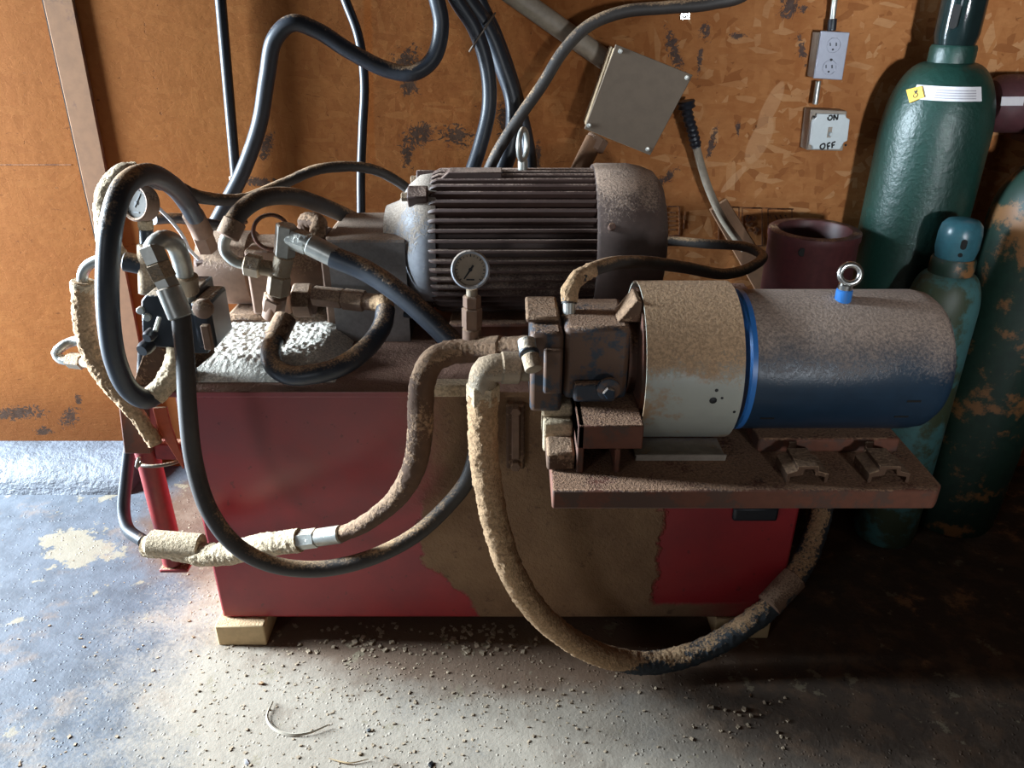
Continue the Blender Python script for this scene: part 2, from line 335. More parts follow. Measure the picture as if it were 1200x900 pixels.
def concrete():
    m = N('dirty_concrete'); v = m.coord('World'); xyz = m.sep(v)
    n1 = m.noise(v, 3, 5, .6); n2 = m.noise(v, 14, 5, .65); n3 = m.noise(v, 120, 3, .7); n4 = m.noise(v, 45, 4, .7)
    col = m.mix(m.step(n2, .35, .7), (.088, .100, .118), (.056, .064, .076))
    # beige sawdust film towards the machine
    film = m.math('ADD', m.math('MULTIPLY', m.step(xyz[0], -1.25, -.35), .8), m.math('MULTIPLY', m.math('SUBTRACT', n1, .5), 1.6))
    grit = m.math('MULTIPLY', m.step(m.math('ADD', film, m.math('MULTIPLY', n3, .5)), .45, 1.0), .85)
    col = m.mix(grit, col, (.36, .30, .23))
    # darker oily floor on the right; dirt and painted tank shadow under the machine
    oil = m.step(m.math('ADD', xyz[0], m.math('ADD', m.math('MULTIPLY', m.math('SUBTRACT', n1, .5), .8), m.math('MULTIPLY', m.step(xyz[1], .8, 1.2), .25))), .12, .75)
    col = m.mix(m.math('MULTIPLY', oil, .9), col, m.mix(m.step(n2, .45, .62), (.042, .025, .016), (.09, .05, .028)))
    or_ = m.math('MULTIPLY', m.step(m.noise(v, 7, 6, .75), .58, .66), m.math('MULTIPLY', m.step(xyz[0], .62, .85), m.step(xyz[1], 1.0, 1.3)))
    col = m.mix(m.math('MULTIPLY', or_, .85), col, (.32, .17, .085))
    under = m.step(m.math('ADD', ellipses(m, xyz, [(.02, 1.29, .68, .20, -.03), (-.76, 1.72, .24, .30, 0)], (0, 1)), m.math('MULTIPLY', m.math('SUBTRACT', n2, .5), .5)), .1, .55)  # brown dirt mask; front ellipse also stands in for the tank's shadow
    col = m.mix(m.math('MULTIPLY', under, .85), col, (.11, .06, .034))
    q = Uz(95, 640, 0); q2 = Uz(150, 615, 0)
    yl = m.step(m.math('ADD', ellipses(m, xyz, [(q.x, q.y, .14, .07, -.3)], (0, 1)), m.math('MULTIPLY', m.math('SUBTRACT', m.noise(v, 11, 5, .7), .5), 3.2)), .35, .5)
    col = m.mix(m.math('MULTIPLY', yl, .65), col, (.24, .20, .13))
    br = m.step(m.noise(v, 6, 6, .7), .55, .66); col = m.mix(m.math('MULTIPLY', br, .45), col, (.17, .12, .085))
    pit = m.step(n4, .68, .74); col = m.mix(m.math('MULTIPLY', pit, .6), col, (.10, .08, .065))
    sp = m.step(m.vor(v, 90), .30, .12)
    h = m.math('ADD', m.math('ADD', m.math('MULTIPLY', n3, .25), m.math('MULTIPLY', m.math('MULTIPLY', sp, m.step(n4, .45, .6)), .8)), m.math('MULTIPLY', n2, 1.4))
    ro = m.math('ADD', .55, m.math('MULTIPLY', m.math('MAXIMUM', grit, oil), .38))
    return m.fin(col, ro, 0., m.bump(h, .6, .0035), .25)
def curb_mat():
    m = N('concrete_footing'); v = m.coord('World')
    n = m.noise(m.map(v, (8, 8, 22)), 1, 5, .65); n2 = m.noise(v, 60, 4)
    col = m.mix(m.step(n, .4, .65), (.085, .095, .115), (.05, .056, .068))
    return m.fin(col, .6, 0., m.bump(m.math('ADD', n, m.math('MULTIPLY', n2, .35)), .9, .012))
TF = 1.26   # tank front
def tank_mat():
    m = N('red_tank_paint'); v = m.coord('World'); xyz = m.sep(v); x, z = xyz[0], xyz[2]
    n1 = m.noise(v, 7, 5, .65); n2 = m.noise(v, 40, 4, .7); n3 = m.noise(v, 160, 3, .7)
    red = m.mix(m.step(n1, .35, .7), (.33, .022, .028), (.24, .018, .026))
    # thin brownish film, upper left of the front face
    film = m.math('MULTIPLY', m.step(m.math('ADD', z, m.math('MULTIPLY', m.math('SUBTRACT', n1, .5), .25)), .28, .55), .42)
    red = m.mix(m.math('MULTIPLY', film, m.step(x, .2, .0)), red, (.22, .09, .085))
    sp = m.step(m.noise(v, 70, 2, .5), .70, .73); red = m.mix(m.math('MULTIPLY', sp, .5), red, (.08, .02, .02))
    # caked sawdust between two irregular edges
    wob = m.math('ADD', m.math('MULTIPLY', m.math('SUBTRACT', n1, .5), .10), m.math('MULTIPLY', m.math('SUBTRACT', n2, .5), .025))
    zl = [(.60, -.22), (.40, -.14), (.24, -.165), (.12, -.12), (.09, -.08), (.05, .0)]
    ml = m.n('ShaderNodeMapRange'); cu = m.n('ShaderNodeFloatCurve')
    m.set(cu.inputs[1], m.math('MULTIPLY', z, 1.5)); c = cu.mapping.curves[0]
    pl = [(0, .45), (.138, .41), (.225, .375), (.3, .335), (.495, .315), (.675, .33), (.95, .33), (1, .33)]
    c.points[0].location = pl[0]; c.points[1].location = pl[-1]
    for p in pl[1:-1]: c.points.new(*p)
    cu.mapping.update()
    left = m.math('SUBTRACT', m.math('MULTIPLY', cu.outputs[0], 1.), .5)     # edge x
    a = m.step(m.math('ADD', m.math('SUBTRACT', x, left), wob), -.006, .006)
    # above z=.3 the left edge is a soft film
    soft = m.step(m.math('ADD', m.math('SUBTRACT', x, left), wob), -.06, .06)
    hi = m.step(z, .30, .40)
    a = m.math('ADD', m.math('MULTIPLY', a, m.math('SUBTRACT', 1., hi)), m.math('MULTIPLY', soft, hi))
    r_ = m.step(m.math('ADD', x, m.math('ADD', wob, m.math('MULTIPLY', m.math('SUBTRACT', z, .1), -.02))), .305, .293)
    bot = m.step(m.math('ADD', z, m.math('MULTIPLY', wob, .4)), .095, .085)
    a = m.math('MULTIPLY', a, m.math('MAXIMUM', r_, m.math('MULTIPLY', bot, m.step(x, .55, .35))))
    dust = m.mix(m.step(n1, .3, .7), (.19, .105, .055), (.27, .16, .085))
    dust = m.mix(m.math('MULTIPLY', m.step(n2, .60, .70), .7), dust, (.10, .05, .03))
    nz = m.sep(m.n('ShaderNodeNewGeometry').outputs['Normal'])[2]
    top = m.step(nz, .4, .7)
    front = m.math('LESS_THAN', xyz[1], TF+.05)
    f = m.math('MULTIPLY', a, front)
    fac = m.math('MAXIMUM', f, m.math('MULTIPLY', top, m.step(n1, .2, .4)))
    dcol = m.mix(top, dust, m.mix(n2, (.17, .075, .05), (.30, .17, .11)))
    col = m.mix(fac, red, dcol)
    h = m.math('ADD', m.math('MULTIPLY', fac, m.math('ADD', .8, m.math('ADD', m.math('MULTIPLY', n3, .6), n2))), m.math('MULTIPLY', n2, .12))
    return m.fin(col, m.math('ADD', .34, m.math('MULTIPLY', fac, .55)), 0., m.bump(h, .7, .004))
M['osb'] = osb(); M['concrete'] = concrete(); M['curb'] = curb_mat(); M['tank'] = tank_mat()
M['board'] = dusty('batten_wood', (.19, .095, .045), .95, t=1.3, k=.6, second=(.12, .06, .035), s2=.62, sc=9, vary=.3)
M['heap'] = dusty('loose_sawdust', (.8, .7, .6), .95, t=-3, k=.2, dust=(.80, .74, .64), dsc=190, dd=.006)

# ------------------------------------------------------------------ the setting
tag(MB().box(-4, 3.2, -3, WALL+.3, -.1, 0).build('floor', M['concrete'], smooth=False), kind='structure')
tag(MB().box(-3.2, 3.2, WALL, WALL+.02, 0, 2.6).build('wall_back', M['osb'], smooth=False), kind='structure')
g = MB(); R = []
for i in range(90):
    x = -3.2+(3.2-1.08)*i/89
    def nn(z): return noise.noise(Vector((x*6, z*14, 3)))*.005
    R.append([Vector((x, WALL-.001, .0)), Vector((x, WALL-.150+nn(0), 0)), Vector((x, WALL-.142+nn(.03), .022)), Vector((x, WALL-.125+nn(.06), .045)), Vector((x, WALL-.10+nn(.08), .064)), Vector((x, WALL-.065, .08)), Vector((x, WALL-.03, .087)), Vector((x, WALL-.001, .088))])
g.rings(R); tag(g.build('baseboard_back', M['curb']), kind='structure')
# batten over the seam and seam line
a, b, c, d = U(50, -10, WALL), U(90, -10, WALL), U(124, 200, WALL), U(118, 300, WALL)
bt = MB(); top0 = U(52, -12, WALL-.011); bot0 = U(117, 290, WALL-.011)
def xl(z, p, q): return p.x+(q.x-p.x)*(z-p.z)/(q.z-p.z)
pL, qL = U(50, 0, WALL-.011), U(114, 290, WALL-.011); pR, qR = U(85, 0, WALL-.011), U(125, 205, WALL-.011)
zt, zb = 1.9, .088
bt.prism([Vector((xl(zt, pL, qL), WALL-.011, zt)), Vector((xl(zt, pR, qR), WALL-.011, zt)), Vector((xl(zb, pR, qR), WALL-.011, zb)), Vector((xl(zb, pL, qL)+.0, WALL-.011, zb))], (0, .0105, 0))
tag(bt.build('trim_1', M['board'], bevel=.002), kind='structure')
sm = MB(); sm.prism([Vector((xl(zt, pL, qL)-.007, WALL-.002, zt)), Vector((xl(zt, pL, qL)-.001, WALL-.002, zt)), Vector((xl(zb, pL, qL)-.001, WALL-.002, zb)), Vector((xl(zb, pL, qL)-.007, WALL-.002, zb))], (0, .0015, 0))
tag(sm.build('trim_2', M['shade_black'], smooth=False), kind='structure')
# horizontal sheet seam at the left
p = U(0, 193, WALL); q = U(84, 194, WALL)
tag(MB().box(-3, q.x, WALL-.0012, WALL-.0002, p.z-.0008, p.z+.0008).build('trim_3', M['stamp'], smooth=False), kind='structure')
# printed grade stamp on the board (faded, unreadable)
stp = MB()
def ln(mb, p0, p1, w, D, dep=.0008):
    a_, b_ = U(*p0, D), U(*p1, D); d_ = (b_-a_); nrm_ = Vector((-d_.z, 0, d_.x)).normalized()*w/2
    mb.prism([a_+nrm_, b_+nrm_, b_-nrm_, a_-nrm_], (0, -dep, 0))
def rect(x0, y0, x1, y1, w=.0028):
    for s_, e_ in (((x0, y0), (x1, y0)), ((x1, y0), (x1, y1)), ((x1, y1), (x0, y1)), ((x0, y1), (x0, y0))): ln(stp, s_, e_, w, WALL-.0004)
rect(779, 242, 796, 276); rect(842, 243, 866, 284); rect(870, 244, 893, 288); rect(900, 245, 928, 286)
ln(stp, (838, 242), (930, 245), .003, WALL-.0004)
for y in (249, 254, 259, 264, 269): ln(stp, (782, y), (792, y), .003, WALL-.0004)
for y in (250, 256, 262, 268, 275): ln(stp, (846+(y % 3), y), (860, y), .004, WALL-.0004)
random.seed(4)
for k in range(13):
    x = 873+random.random()*12; y = 252+random.random()*26; ln(stp, (x, y), (x+random.uniform(-3, 7), y+random.uniform(-4, 4)), .006, WALL-.0004)
for k in range(8):
    x = 902+(k % 4)*6; y = 252+(k//4)*12; ln(stp, (x, y), (x+3, y+5), .004, WALL-.0004)
ln(stp, (803, 248), (801, 268), .002, WALL-.0004)
tag(stp.build('trim_4', M['stamp'], smooth=False), kind='structure')

# ------------------------------------------------------------------ red oil tank
TX0, TX1, TB = -.625, .575, 1.84; TZ0, TZ1 = .055, .61
tank = thing('oil_tank', 'long red steel oil tank caked with sawdust on its front, raised on wood blocks', 'tank', (0, 1.55, TZ0))
MB().box(TX0, TX1, TF, TB, TZ0, TZ1-.012).build('tank_body', M['tank'], tank, bevel=.006)
MB().box(TX0-.012, TX1+.01, TF-.012, TB+.01, TZ1-.012, TZ1).build('top_plate', M['tank'], tank, bevel=.002)
sg = MB(); a = U(597, 470, TF); b = U(611, 545, TF)
sg.box(a.x-.006, b.x+.006, TF-.016, TF+.002, b.z, a.z); sgo = sg.build('sight_gauge', M['crust_brown'], tank, bevel=.004)
MB().box(a.x+.004, b.x-.004, TF-.021, TF-.015, b.z+.025, a.z-.02).build('sight_glass', M['brownfit'], sgo, bevel=.002)
for zz in (a.z-.010, b.z+.012): MB().hexn(((a.x+b.x)/2, TF-.028, zz), ((a.x+b.x)/2, TF-.014, zz), .010).build('bolt', M['brownfit'], tank)
# drain stub on the left side joining the post
MB().tube([(TX0+.002, 1.30, .20), (-.70, 1.30, .20)], .022, sm=False).build('drain_stub', M['redpost'], tank)
# patch of dark paint / handle below the plate
a = U(884, 601, TF)
MB().box(a.x-.045, a.x+.045, TF-.012, TF+.002, a.z-.014, a.z+.02).build('inspection_cover', M['hose_clean'], tank, bevel=.006)
# wood blocks
for (x0, x1, y0, y1, lab) in ((-.635, -.53, 1.235, 1.60, 'pale wood block under the left end of the red tank'), (.44, .56, 1.255, 1.60, 'pale wood block under the right end of the red tank, behind the big hose')):
    tag(MB().box(x0, x1, y0, y1, 0, .0545).build('wooden_block', M['wood'], bevel=.003), lab, 'wood block', 'wood blocks under the tank')

# post at left end
post = thing('valve_post', 'red square steel post at left end of tank, wired to a dusty hose', 'post', (-.72, 1.30, .17))
MB().cyl((-.722, 1.30, .175), (-.722, 1.30, .47), .0225, 28).build('post_tube', M['redpost'], post)
MB().prism([Vector((-.752, 1.272, .462)), Vector((-.70, 1.272, .462)), Vector((-.675, 1.272, .60)), Vector((-.735, 1.272, .60))], (0, .03, 0)).build('upper_plate', M['rust'], post, bevel=.003)
MB().box(-.745, -.685, 1.275, 1.325, .165, .1745).build('foot_plate', M['redpost'], post, bevel=.003)
MB().prism([Vector((-.742, 1.29, .55)), Vector((-.70, 1.29, .55)), Vector((-.55, 1.29, .665)), Vector((-.55, 1.29, .70)), Vector((-.66, 1.29, .70))], (0, .012, 0)).build('bracket', M['crust_brown'], post, bevel=.002)
MB().box(-.70, TX0-.006, 1.285, 1.31, .44, .475).build('cross_arm', M['redpost'], post, bevel=.003)
wr = MB(); wr.torus(U(188, 538, 1.285), (0, .2, 1), .042, .0035, sq=.9); wr.tube([U(166, 541, 1.235), U(160, 548, 1.23), U(163, 536, 1.23)], .003)
tag(wr.build('tie_wire', M['wire']), 'twisted wire looped round the red post and the dusty hose', 'wire')
st_ = MB()
a, b, c = U(186, 478, 1.262), U(190, 500, 1.262), U(211, 545, 1.262)
st_.prism([a+Vector((-.012, 0, 0)), a+Vector((.014, 0, 0)), b+Vector((.016, 0, 0)), c+Vector((.008, 0, .012)), c+Vector((.004, 0, -.01)), b+Vector((-.008, 0, -.01))], (0, .006, 0))
tag(st_.build('orange_strap', M['orange'], bevel=.001), 'orange flat strap between the red post and tank corner, under the thick black hose loop', 'strap')

# ------------------------------------------------------------------ big finned motor on the tank
MY, MZ, MR = 1.60, .790, .150
mot = thing('electric_motor', 'large brown finned electric motor lying on the tank top by the wall', 'motor', (0, MY, TZ1))
n = 46; prof = []
for i in range(n):
    for (f, r) in ((0, MR-.022), (.30, MR-.022), (.36, MR-.002), (.5, MR), (.64, MR), (.70, MR-.002), (.76, MR-.022)):
        a = 2*PI*(i+f)/n; prof.append((r, a))
def ringx(x, k=1.): return [Vector((x, MY+math.sin(a)*(r*k if r > MR-.01 else min(r, r*k)), MZ+math.cos(a)*(r*k if r > MR-.01 else r))) for r, a in prof]
MB().rings([ringx(-.168, .90), ringx(-.160, .965), ringx(-.148), ringx(.168)]).build('finned_housing', M['cast'], mot)
bell = MB().lathe([(.045, -.265), (.075, -.262), (.085, -.235), (.118, -.212), (.136, -.190), (.140, -.166), (.138, -.150)], (0, MY, MZ), (1, 0, 0), 48).build('end_bell', M['bell'], mot)
for an in (-.62, .62, 2.5, -2.5):
    y, z = MY-math.sin(an)*.138, MZ+math.cos(an)*.138
    MB().box(-.205, -.165, -.016, .016, -.014, .016, Matrix.Translation((0, y, z)) @ Matrix.Rotation(an, 4, 'X')).build('bolt_lug', M['cast'], mot, bevel=.003)
    MB().hexn((-.218, y, z), (-.204, y, z), .009).build('bolt', M['zincd'], mot)
MB().lathe([(.135, .166), (.157, .166), (.160, .172), (.160, .235), (.155, .262), (.145, .288), (.125, .305), (.10, .312), (.0, .314)], (0, MY, MZ), (1, 0, 0), 56).build('fan_cowl', M['cowl'], mot)
a = U(718, 250, MY-.155)
MB().hexn((a.x, MY-.145, MZ+.068), (a.x, MY-.160, MZ+.075), .007, 12).build('screw', M['rust'], mot)
MB().box(-.13, .15, MY-.135, MY+.135, TZ1+.0005, TZ1+.045).build('motor_foot', M['rust'], mot, bevel=.006)
MB().prism([Vector((-.145, MY-.05, MZ+MR-.012)), Vector((-.02, MY-.05, MZ+MR-.012)), Vector((-.02, MY-.05, MZ+MR+.004)), Vector((-.125, MY-.05, MZ+MR+.004))], (0, .05, 0)).build('name_plate_pad', M['cast'], mot, bevel=.002)
eb = MB(); eb.torus((.022, MY, MZ+MR+.048), (.93, -.36, 0), .024, .0055, sq=1.25); eb.cyl((.022, MY, MZ+MR-.005), (.022, MY, MZ+MR+.018), .010)
eb.build('eye_bolt', M['zinc'], mot)
MB().cyl((-.30, MY, MZ), (-.26, MY, MZ), .03).build('shaft', M['rust'], mot)

# coupling guard between pump and motor
gd = thing('coupling_cover', 'grey sheet steel coupling cover between left pump and finned motor', 'cover', (-.285, 1.59, TZ1))
GX0, GX1 = -.365, -.212
g = MB(); o_ = [(1.478, .6105), (1.478, .822), (1.482, .826), (1.70, .826), (1.704, .822), (1.704, .6105)]; i_ = [(1.701, .6105), (1.701, .820), (1.484, .820), (1.481, .6105)]
g.prism([Vector((GX0, y, z)) for y, z in o_+i_], (GX1-GX0, 0, 0)); g.build('cover_shell', M['galv'], gd, smooth=False)
MB().box(GX1-.006, GX1-.001, 1.485, 1.69, .6105, .815).build('end_plate', M['shade_black'], gd)
MB().box(GX0-.022, GX0-.001, 1.50, 1.69, .6105, .812).build('flange', M['brownfit'], gd, bevel=.004)

# ------------------------------------------------------------------ left pump
pl = thing('hydraulic_pump', 'brown dust-caked hydraulic pump left of the grey coupling cover on tank', 'pump', (-.50, 1.59, TZ1))
MB().lathe([(.05, -.66), (.072, -.655), (.078, -.63), (.078, -.55), (.070, -.545), (.070, -.46), (.085, -.455), (.085, -.388)], (0, 1.59, .735), (1, 0, 0), 40).build('pump_body', M['brownfit'], pl)
MB().box(-.54, -.46, 1.50, 1.56, .66, .80).build('port_block', M['brownfit'], pl, bevel=.006)
MB().box(-.60, -.50, 1.50, 1.66, .6105, .66).build('pump_foot', M['crust_brown'], pl, bevel=.01)
MB().box(-.655, -.60, 1.52, 1.57, .70, .775).build('rear_port', M['rust'], pl, bevel=.008)
t = MB(); t.tube([U(372, 300, 1.50), U(372, 275, 1.52), U(374, 262, 1.54), U(360, 258, 1.56), U(357, 275, 1.58)], .016, crust=.003); t.build('dusty_elbow', M['crust_brown'], pl)
t = MB(); t.hexn(U(345, 352, 1.46), U(368, 352, 1.46), .036, 8); t.build('flange_ring', M['brownfit'], pl)
t = MB(); t.hexn(U(367, 346, 1.44), U(402, 350, 1.43), .020); t.hexn(U(402, 350, 1.43), U(428, 353, 1.42), .0215); t.hexn(U(428, 353, 1.42), U(447, 355, 1.41), .017, 16); t.build('hex_fittings', M['brownfit'], pl)
t = MB(); t.torus(U(318, 272, 1.50), (.3, -.9, .1), .034, .004); t.build('cable_ring', M['rust'], pl)

# tee stack in front of left pump
tee = thing('tee_fitting', 'pale grey vertical stack of hydraulic tee and elbow fittings before left pump', 'pipe fitting', U(318, 375, 1.42))
t = MB(); t.hexn(U(333, 300, 1.42), U(336, 263, 1.42), .0205, 6); t.build('elbow_body', M['zinc'], tee)
t = MB(); t.hexn(U(328, 322, 1.42), U(333, 300, 1.42), .019, 16); t.hexn(U(325, 345, 1.42), U(328, 322, 1.42), .022); t.build('tee_body', M['zincd'], tee)
t = MB(); t.hexn(U(318, 372, 1.43), U(325, 345, 1.42), .0195, 14); t.hexn(U(320, 362, 1.43), U(323, 347, 1.42), .0235); t.build('lower_nut', M['brownfit'], tee)
t = MB(); t.hexn(U(305, 313, 1.42), U(325, 316, 1.42), .015, 14); t.hexn(U(287, 309, 1.42), U(306, 313, 1.42), .0225); t.build('side_nut', M['zincd'], tee)
t = MB(); t.hexn(U(339, 278, 1.42), U(362, 286, 1.408), .0215); t.build('hose_nut', M['zinc'], tee)

# ------------------------------------------------------------------ hoses
def hose(name, label, pts, r, mat, crust=0, seg=16, ferr=(), cat='hose', group=None, fm='zinc', wavy=60):
    """ferr: list of (material, [(p0,p1,r,sides),...]) end fittings"""
    P = [p if isinstance(p, Vector) else U(*p) for p in pts]
    if not isinstance(pts[0], Vector) and pts[0][1] < 0:      # carries on up the wall above the frame
        d0 = (P[0]-P[1]).normalized(); P = [P[0]+Vector((d0.x*.12, 0, .55)), P[0]+Vector((d0.x*.09, 0, .22))]+P
    if not ferr:
        return tag(MB().tube(P, r, seg, crust, ns=wavy).build(name, mat), label, cat, group)
    lo = min(P, key=lambda q: q.z)
    h = thing(name, label, cat, lo, group)
    MB().tube(P, r, seg, crust, ns=wavy).build('rubber_hose', mat, h)
    for nm, fmat, segs in ferr:
        t = MB()
        for s_ in segs:
            if len(s_) == 4: t.hexn(U(*s_[0]), U(*s_[1]), s_[2], s_[3])
            else: t.tube([U(*q) for q in s_[0]], s_[1], 18, .003 if 'crust' in fmat else 0)
        t.build(nm, M[fmat], h)
    return h
hose('hydraulic_hose', 'thick black hose looping in a tall arch at far left',
     [(229,255,1.49),(218,236,1.46),(200,216,1.38),(172,204,1.29),(146,218,1.22),(132,255,1.18),(126,320,1.16),(128,380,1.16),(136,425,1.17),(152,457,1.19),(172,468,1.21),(186,460,1.23)], .0178, M['hose'],
     ferr=[('ferrule', 'brownfit', [((225,249,1.49),(239,276,1.51),.0205,16), ((236,272,1.51),(244,292,1.53),.022,6)]),
           ('crusted_ferrule', 'crust_all', [(((180,464,1.222),(192,452,1.235),(202,436,1.245),(208,418,1.25),(209,406,1.255)), .0195)])])
hose('hydraulic_hose', 'sawdust-crusted hose hanging down left of the black arch, steel elbow at its top',
     [(98,330,1.30),(98,370,1.29),(106,408,1.28),(122,440,1.265),(148,472,1.25),(168,497,1.25),(182,520,1.25)], [.0185, .0185, .018, .016, .014, .013], M['crust'], .0035,
     ferr=[('steel_elbow', 'zinc', [(((132,304,1.30),(115,305,1.30),(102,312,1.30),(97,322,1.30),(97,334,1.30)), .0095)]), ('collar', 'crust_all', [((97,329,1.30),(98,343,1.30),.021,14)])])
hose('hydraulic_hose', 'narrow grey hose dropping behind the red post to the dusty tee near the floor',
     [Vector((-.70,1.345,.66)),(166,460,1.345),(160,478,1.35),(153,520,1.35),(148,560,1.33),(145,598,1.30),(150,620,1.27),(168,634,1.24)], .0125, M['hose_clean'])
hose('hydraulic_hose', 'thin hose crusted at left, running behind left gauge and along wall to motor',
     [(140,308,1.36),(130,290,1.36),(126,258,1.35),(132,222,1.35),(152,206,1.37),(190,213,1.43),(235,231,1.5),(285,233,1.56),(330,216,1.62),(375,198,1.66),(430,197,1.71),(465,212,1.74),(495,238,1.76)], [.019, .018, .018, .013, .011, .011, .011, .011, .011], M['hose_brown'], .0012,
     ferr=[('crusted_end', 'crust_all', [(((137,304,1.36),(129,288,1.36),(125,258,1.35),(128,226,1.35),(143,207,1.36),(160,203,1.38)), .0205)])])
hose('hydraulic_hose', 'short thin dark hose level behind the left gauge', [(180,257,1.47),(210,256,1.52),(245,262,1.58),(280,268,1.64)], .0105, M['hose'])
hose('hydraulic_hose', 'grey-topped hose arching over the left pump from a bent steel tube',
     [(272,262,1.43),(284,246,1.45),(305,233,1.49),(340,230,1.56),(375,240,1.64),(412,256,1.72)], .0175, M['hose_brown'],
     ferr=[('ferrule', 'brownfit', [((266,278,1.42),(276,258,1.435),.0215,18)]), ('steel_tube', 'zinc', [(((288,310,1.42),(275,306,1.42),(264,295,1.42),(263,283,1.42),(269,272,1.425)), .0105)])])
hose('hydraulic_hose', 'thick dark hose slanting down right from the pale fittings, behind the front gauge',
     [(390,301,1.395),(430,318,1.38),(470,345,1.35),(503,374,1.32),(526,397,1.30),(536,408,1.29)], .0205, M['hose'],
     ferr=[('ferrule', 'zinc', [((352,281,1.41),(364,287,1.405),.0165,16), ((362,286,1.405),(394,302,1.395),.0205,20)])])
hose('steel_line', 'thin dark line under the slanting thick hose beside the front gauge', [(474,368,1.42),(492,371,1.41),(508,384,1.38),(522,404,1.33)], .007, M['hose_clean'], cat='tube')
hose('hydraulic_hose', 'blue-black hose looping low on tank top in front of the left pump',
     [(452,362,1.385),(448,382,1.35),(430,407,1.30),(400,429,1.265),(365,439,1.255),(337,439,1.265),(320,427,1.29),(318,407,1.33),(327,386,1.38)], .0185, M['hose'], .0008,
     ferr=[('dusty_elbow', 'crust', [(((440,354,1.41),(450,356,1.395),(453,366,1.38)), .0165)]), ('ferrule', 'crust_brown', [((322,398,1.355),(335,372,1.40),.022,16)])])
hose('hydraulic_hose', 'grey hose hanging in a deep U across the tank front, nearest at left',
     [(212,370,1.17),(217,420,1.15),(220,480,1.13),(228,545,1.12),(245,598,1.10),(275,638,1.09),(315,660,1.09),(370,667,1.10),(430,655,1.12),(485,628,1.155),(525,592,1.19),(548,562,1.205),(558,530,1.21),(563,490,1.21),(565,455,1.20)], .0152, M['hose_brown'],
     ferr=[('ferrule', 'zinc', [((192,325,1.185),(199,338,1.182),.0195,6), ((197,336,1.18),(212,372,1.17),.0195,22)])])
hose('hydraulic_hose', 'hose with long crusted coupling at lower left, curving up the tank front to the pipe',
     [(396,628,1.125),(430,612,1.115),(465,583,1.115),(485,548,1.115),(492,510,1.12),(493,475,1.125),(496,445,1.13),(508,422,1.14),(530,412,1.155)], [.0135, .015, .0165, .019, .0205, .0215, .0215, .021, .020], M['crust_brown'], .0015,
     ferr=[('crusted_coupling', 'crust_all', [(((172,640,1.215),(205,643,1.20),(240,650,1.18),(270,648,1.17),(300,640,1.16),(330,636,1.15),(352,633,1.142)), .0215)]),
           ('coupling_nut', 'zinc', [((350,633,1.142),(372,630,1.135),.0185,6), ((372,630,1.135),(400,626,1.122),.0165,18)]),
           ('cross_tee', 'crust_all', [((176,636,1.20),(237,641,1.19),.0255,14)])])
hose('suction_hose', 'largest hose, crusted with sawdust, sweeping from elbow to floor and round right tank end',
     [(566,462,1.04),(566,520,1.035),(572,570,1.04),(585,630,1.05),(607,685,1.07),(645,732,1.10),(700,766,1.13),(760,777,1.15),(820,763,1.17),(875,732,1.19),(920,692,1.225),(948,645,1.29),(962,600,1.36),(966,560,1.43),Vector((.622,1.53,.50)),Vector((.575,1.58,.535))], .0228, M['crust_main'], .003, 24,
     ferr=[('dusty_ferrule', 'brownfit', [((900,710,1.205),(932,676,1.245),.0265,18)]), ('hex_collar', 'crust_all', [((566,472,1.04),(566,448,1.04),.0255,6)])])
hose('hydraulic_hose', 'thin hose from the front pump top, bowing right behind the motors and doubling back',
     [(667,356,1.065),(668,340,1.075),(680,325,1.10),(705,312,1.15),(745,307,1.25),(800,313,1.38),(850,321,1.50),(882,312,1.60),(893,299,1.68),(872,289,1.73),(830,286,1.77),(785,283,1.80),Vector((.28,1.79,.72)),Vector((.18,1.78,.66))], .0112, M['hose_brown'],
     ferr=[('swivel_fitting', 'zinc', [((667,384,1.055),(667,368,1.06),.0115,6), ((667,370,1.06),(667,350,1.068),.0095,14)]), ('dusty_ferrule', 'crust', [(((667,354,1.066),(669,338,1.076),(680,324,1.10),(693,316,1.12)), .0122)])])
# hoses along the wall
hose('hydraulic_hose', 'thick hose on the wall making an S bend, down to behind the left pump',
     [(508,-20,1.82),(517,30,1.82),(508,68,1.81),(486,85,1.80),(455,82,1.80),(410,60,1.79),(372,36,1.78),(343,27,1.77),(322,46,1.77),(313,90,1.78),(304,145,1.79),(285,200,1.78),(262,245,1.76),(243,280,1.74)], .0172, M['hose'])
hose('hydraulic_hose', 'thin black hose hanging straight down the wall right of the S-bend hose', [(400,-15,1.90),(420,42,1.89),(427,95,1.885),(425,150,1.88),(423,205,1.86),(423,260,1.84),(420,310,1.82)], .0105, M['hose_clean'])
bl = ['hose of the wall bundle that bends left, nearest the S-bend hose', 'middle hose of the black bundle tied on the wall', 'hose of the wall bundle that runs straightest, passing behind eye bolt']
for lab, pts, r in zip(bl, [[(528,-15,1.845),(557,35,1.845),(571,80,1.842),(573,125,1.84),(563,170,1.825),(548,215,1.80)],
                            [(540,-15,1.882),(572,35,1.882),(590,80,1.88),(602,120,1.876),(600,165,1.862),(583,215,1.845)],
                            [(556,-15,1.92),(580,40,1.92),(598,90,1.918),(612,140,1.915),(620,180,1.90),(624,225,1.88)]], (.0165, .020, .0165)):
    hose('hydraulic_hose', lab, pts, r, M['hose'])
tw = MB(); tw.torus(U(565, 38, 1.872), (.8, 0, -.6), .048, .0022, sq=1); tag(tw.build('tie_wire', M['wire']), 'thin wire tied round the black hose bundle near the top of the wall', 'wire')
hose('hydraulic_hose', 'black hose arching left from the top right, crossing before the hose bundle',
     [(880,-12,1.85),(835,4,1.85),(780,9,1.84),(730,14,1.83),(690,30,1.82),(660,60,1.81),(635,100,1.80),(607,140,1.79),(583,178,1.78),(566,215,1.77)], .0130, M['hose_brown'])
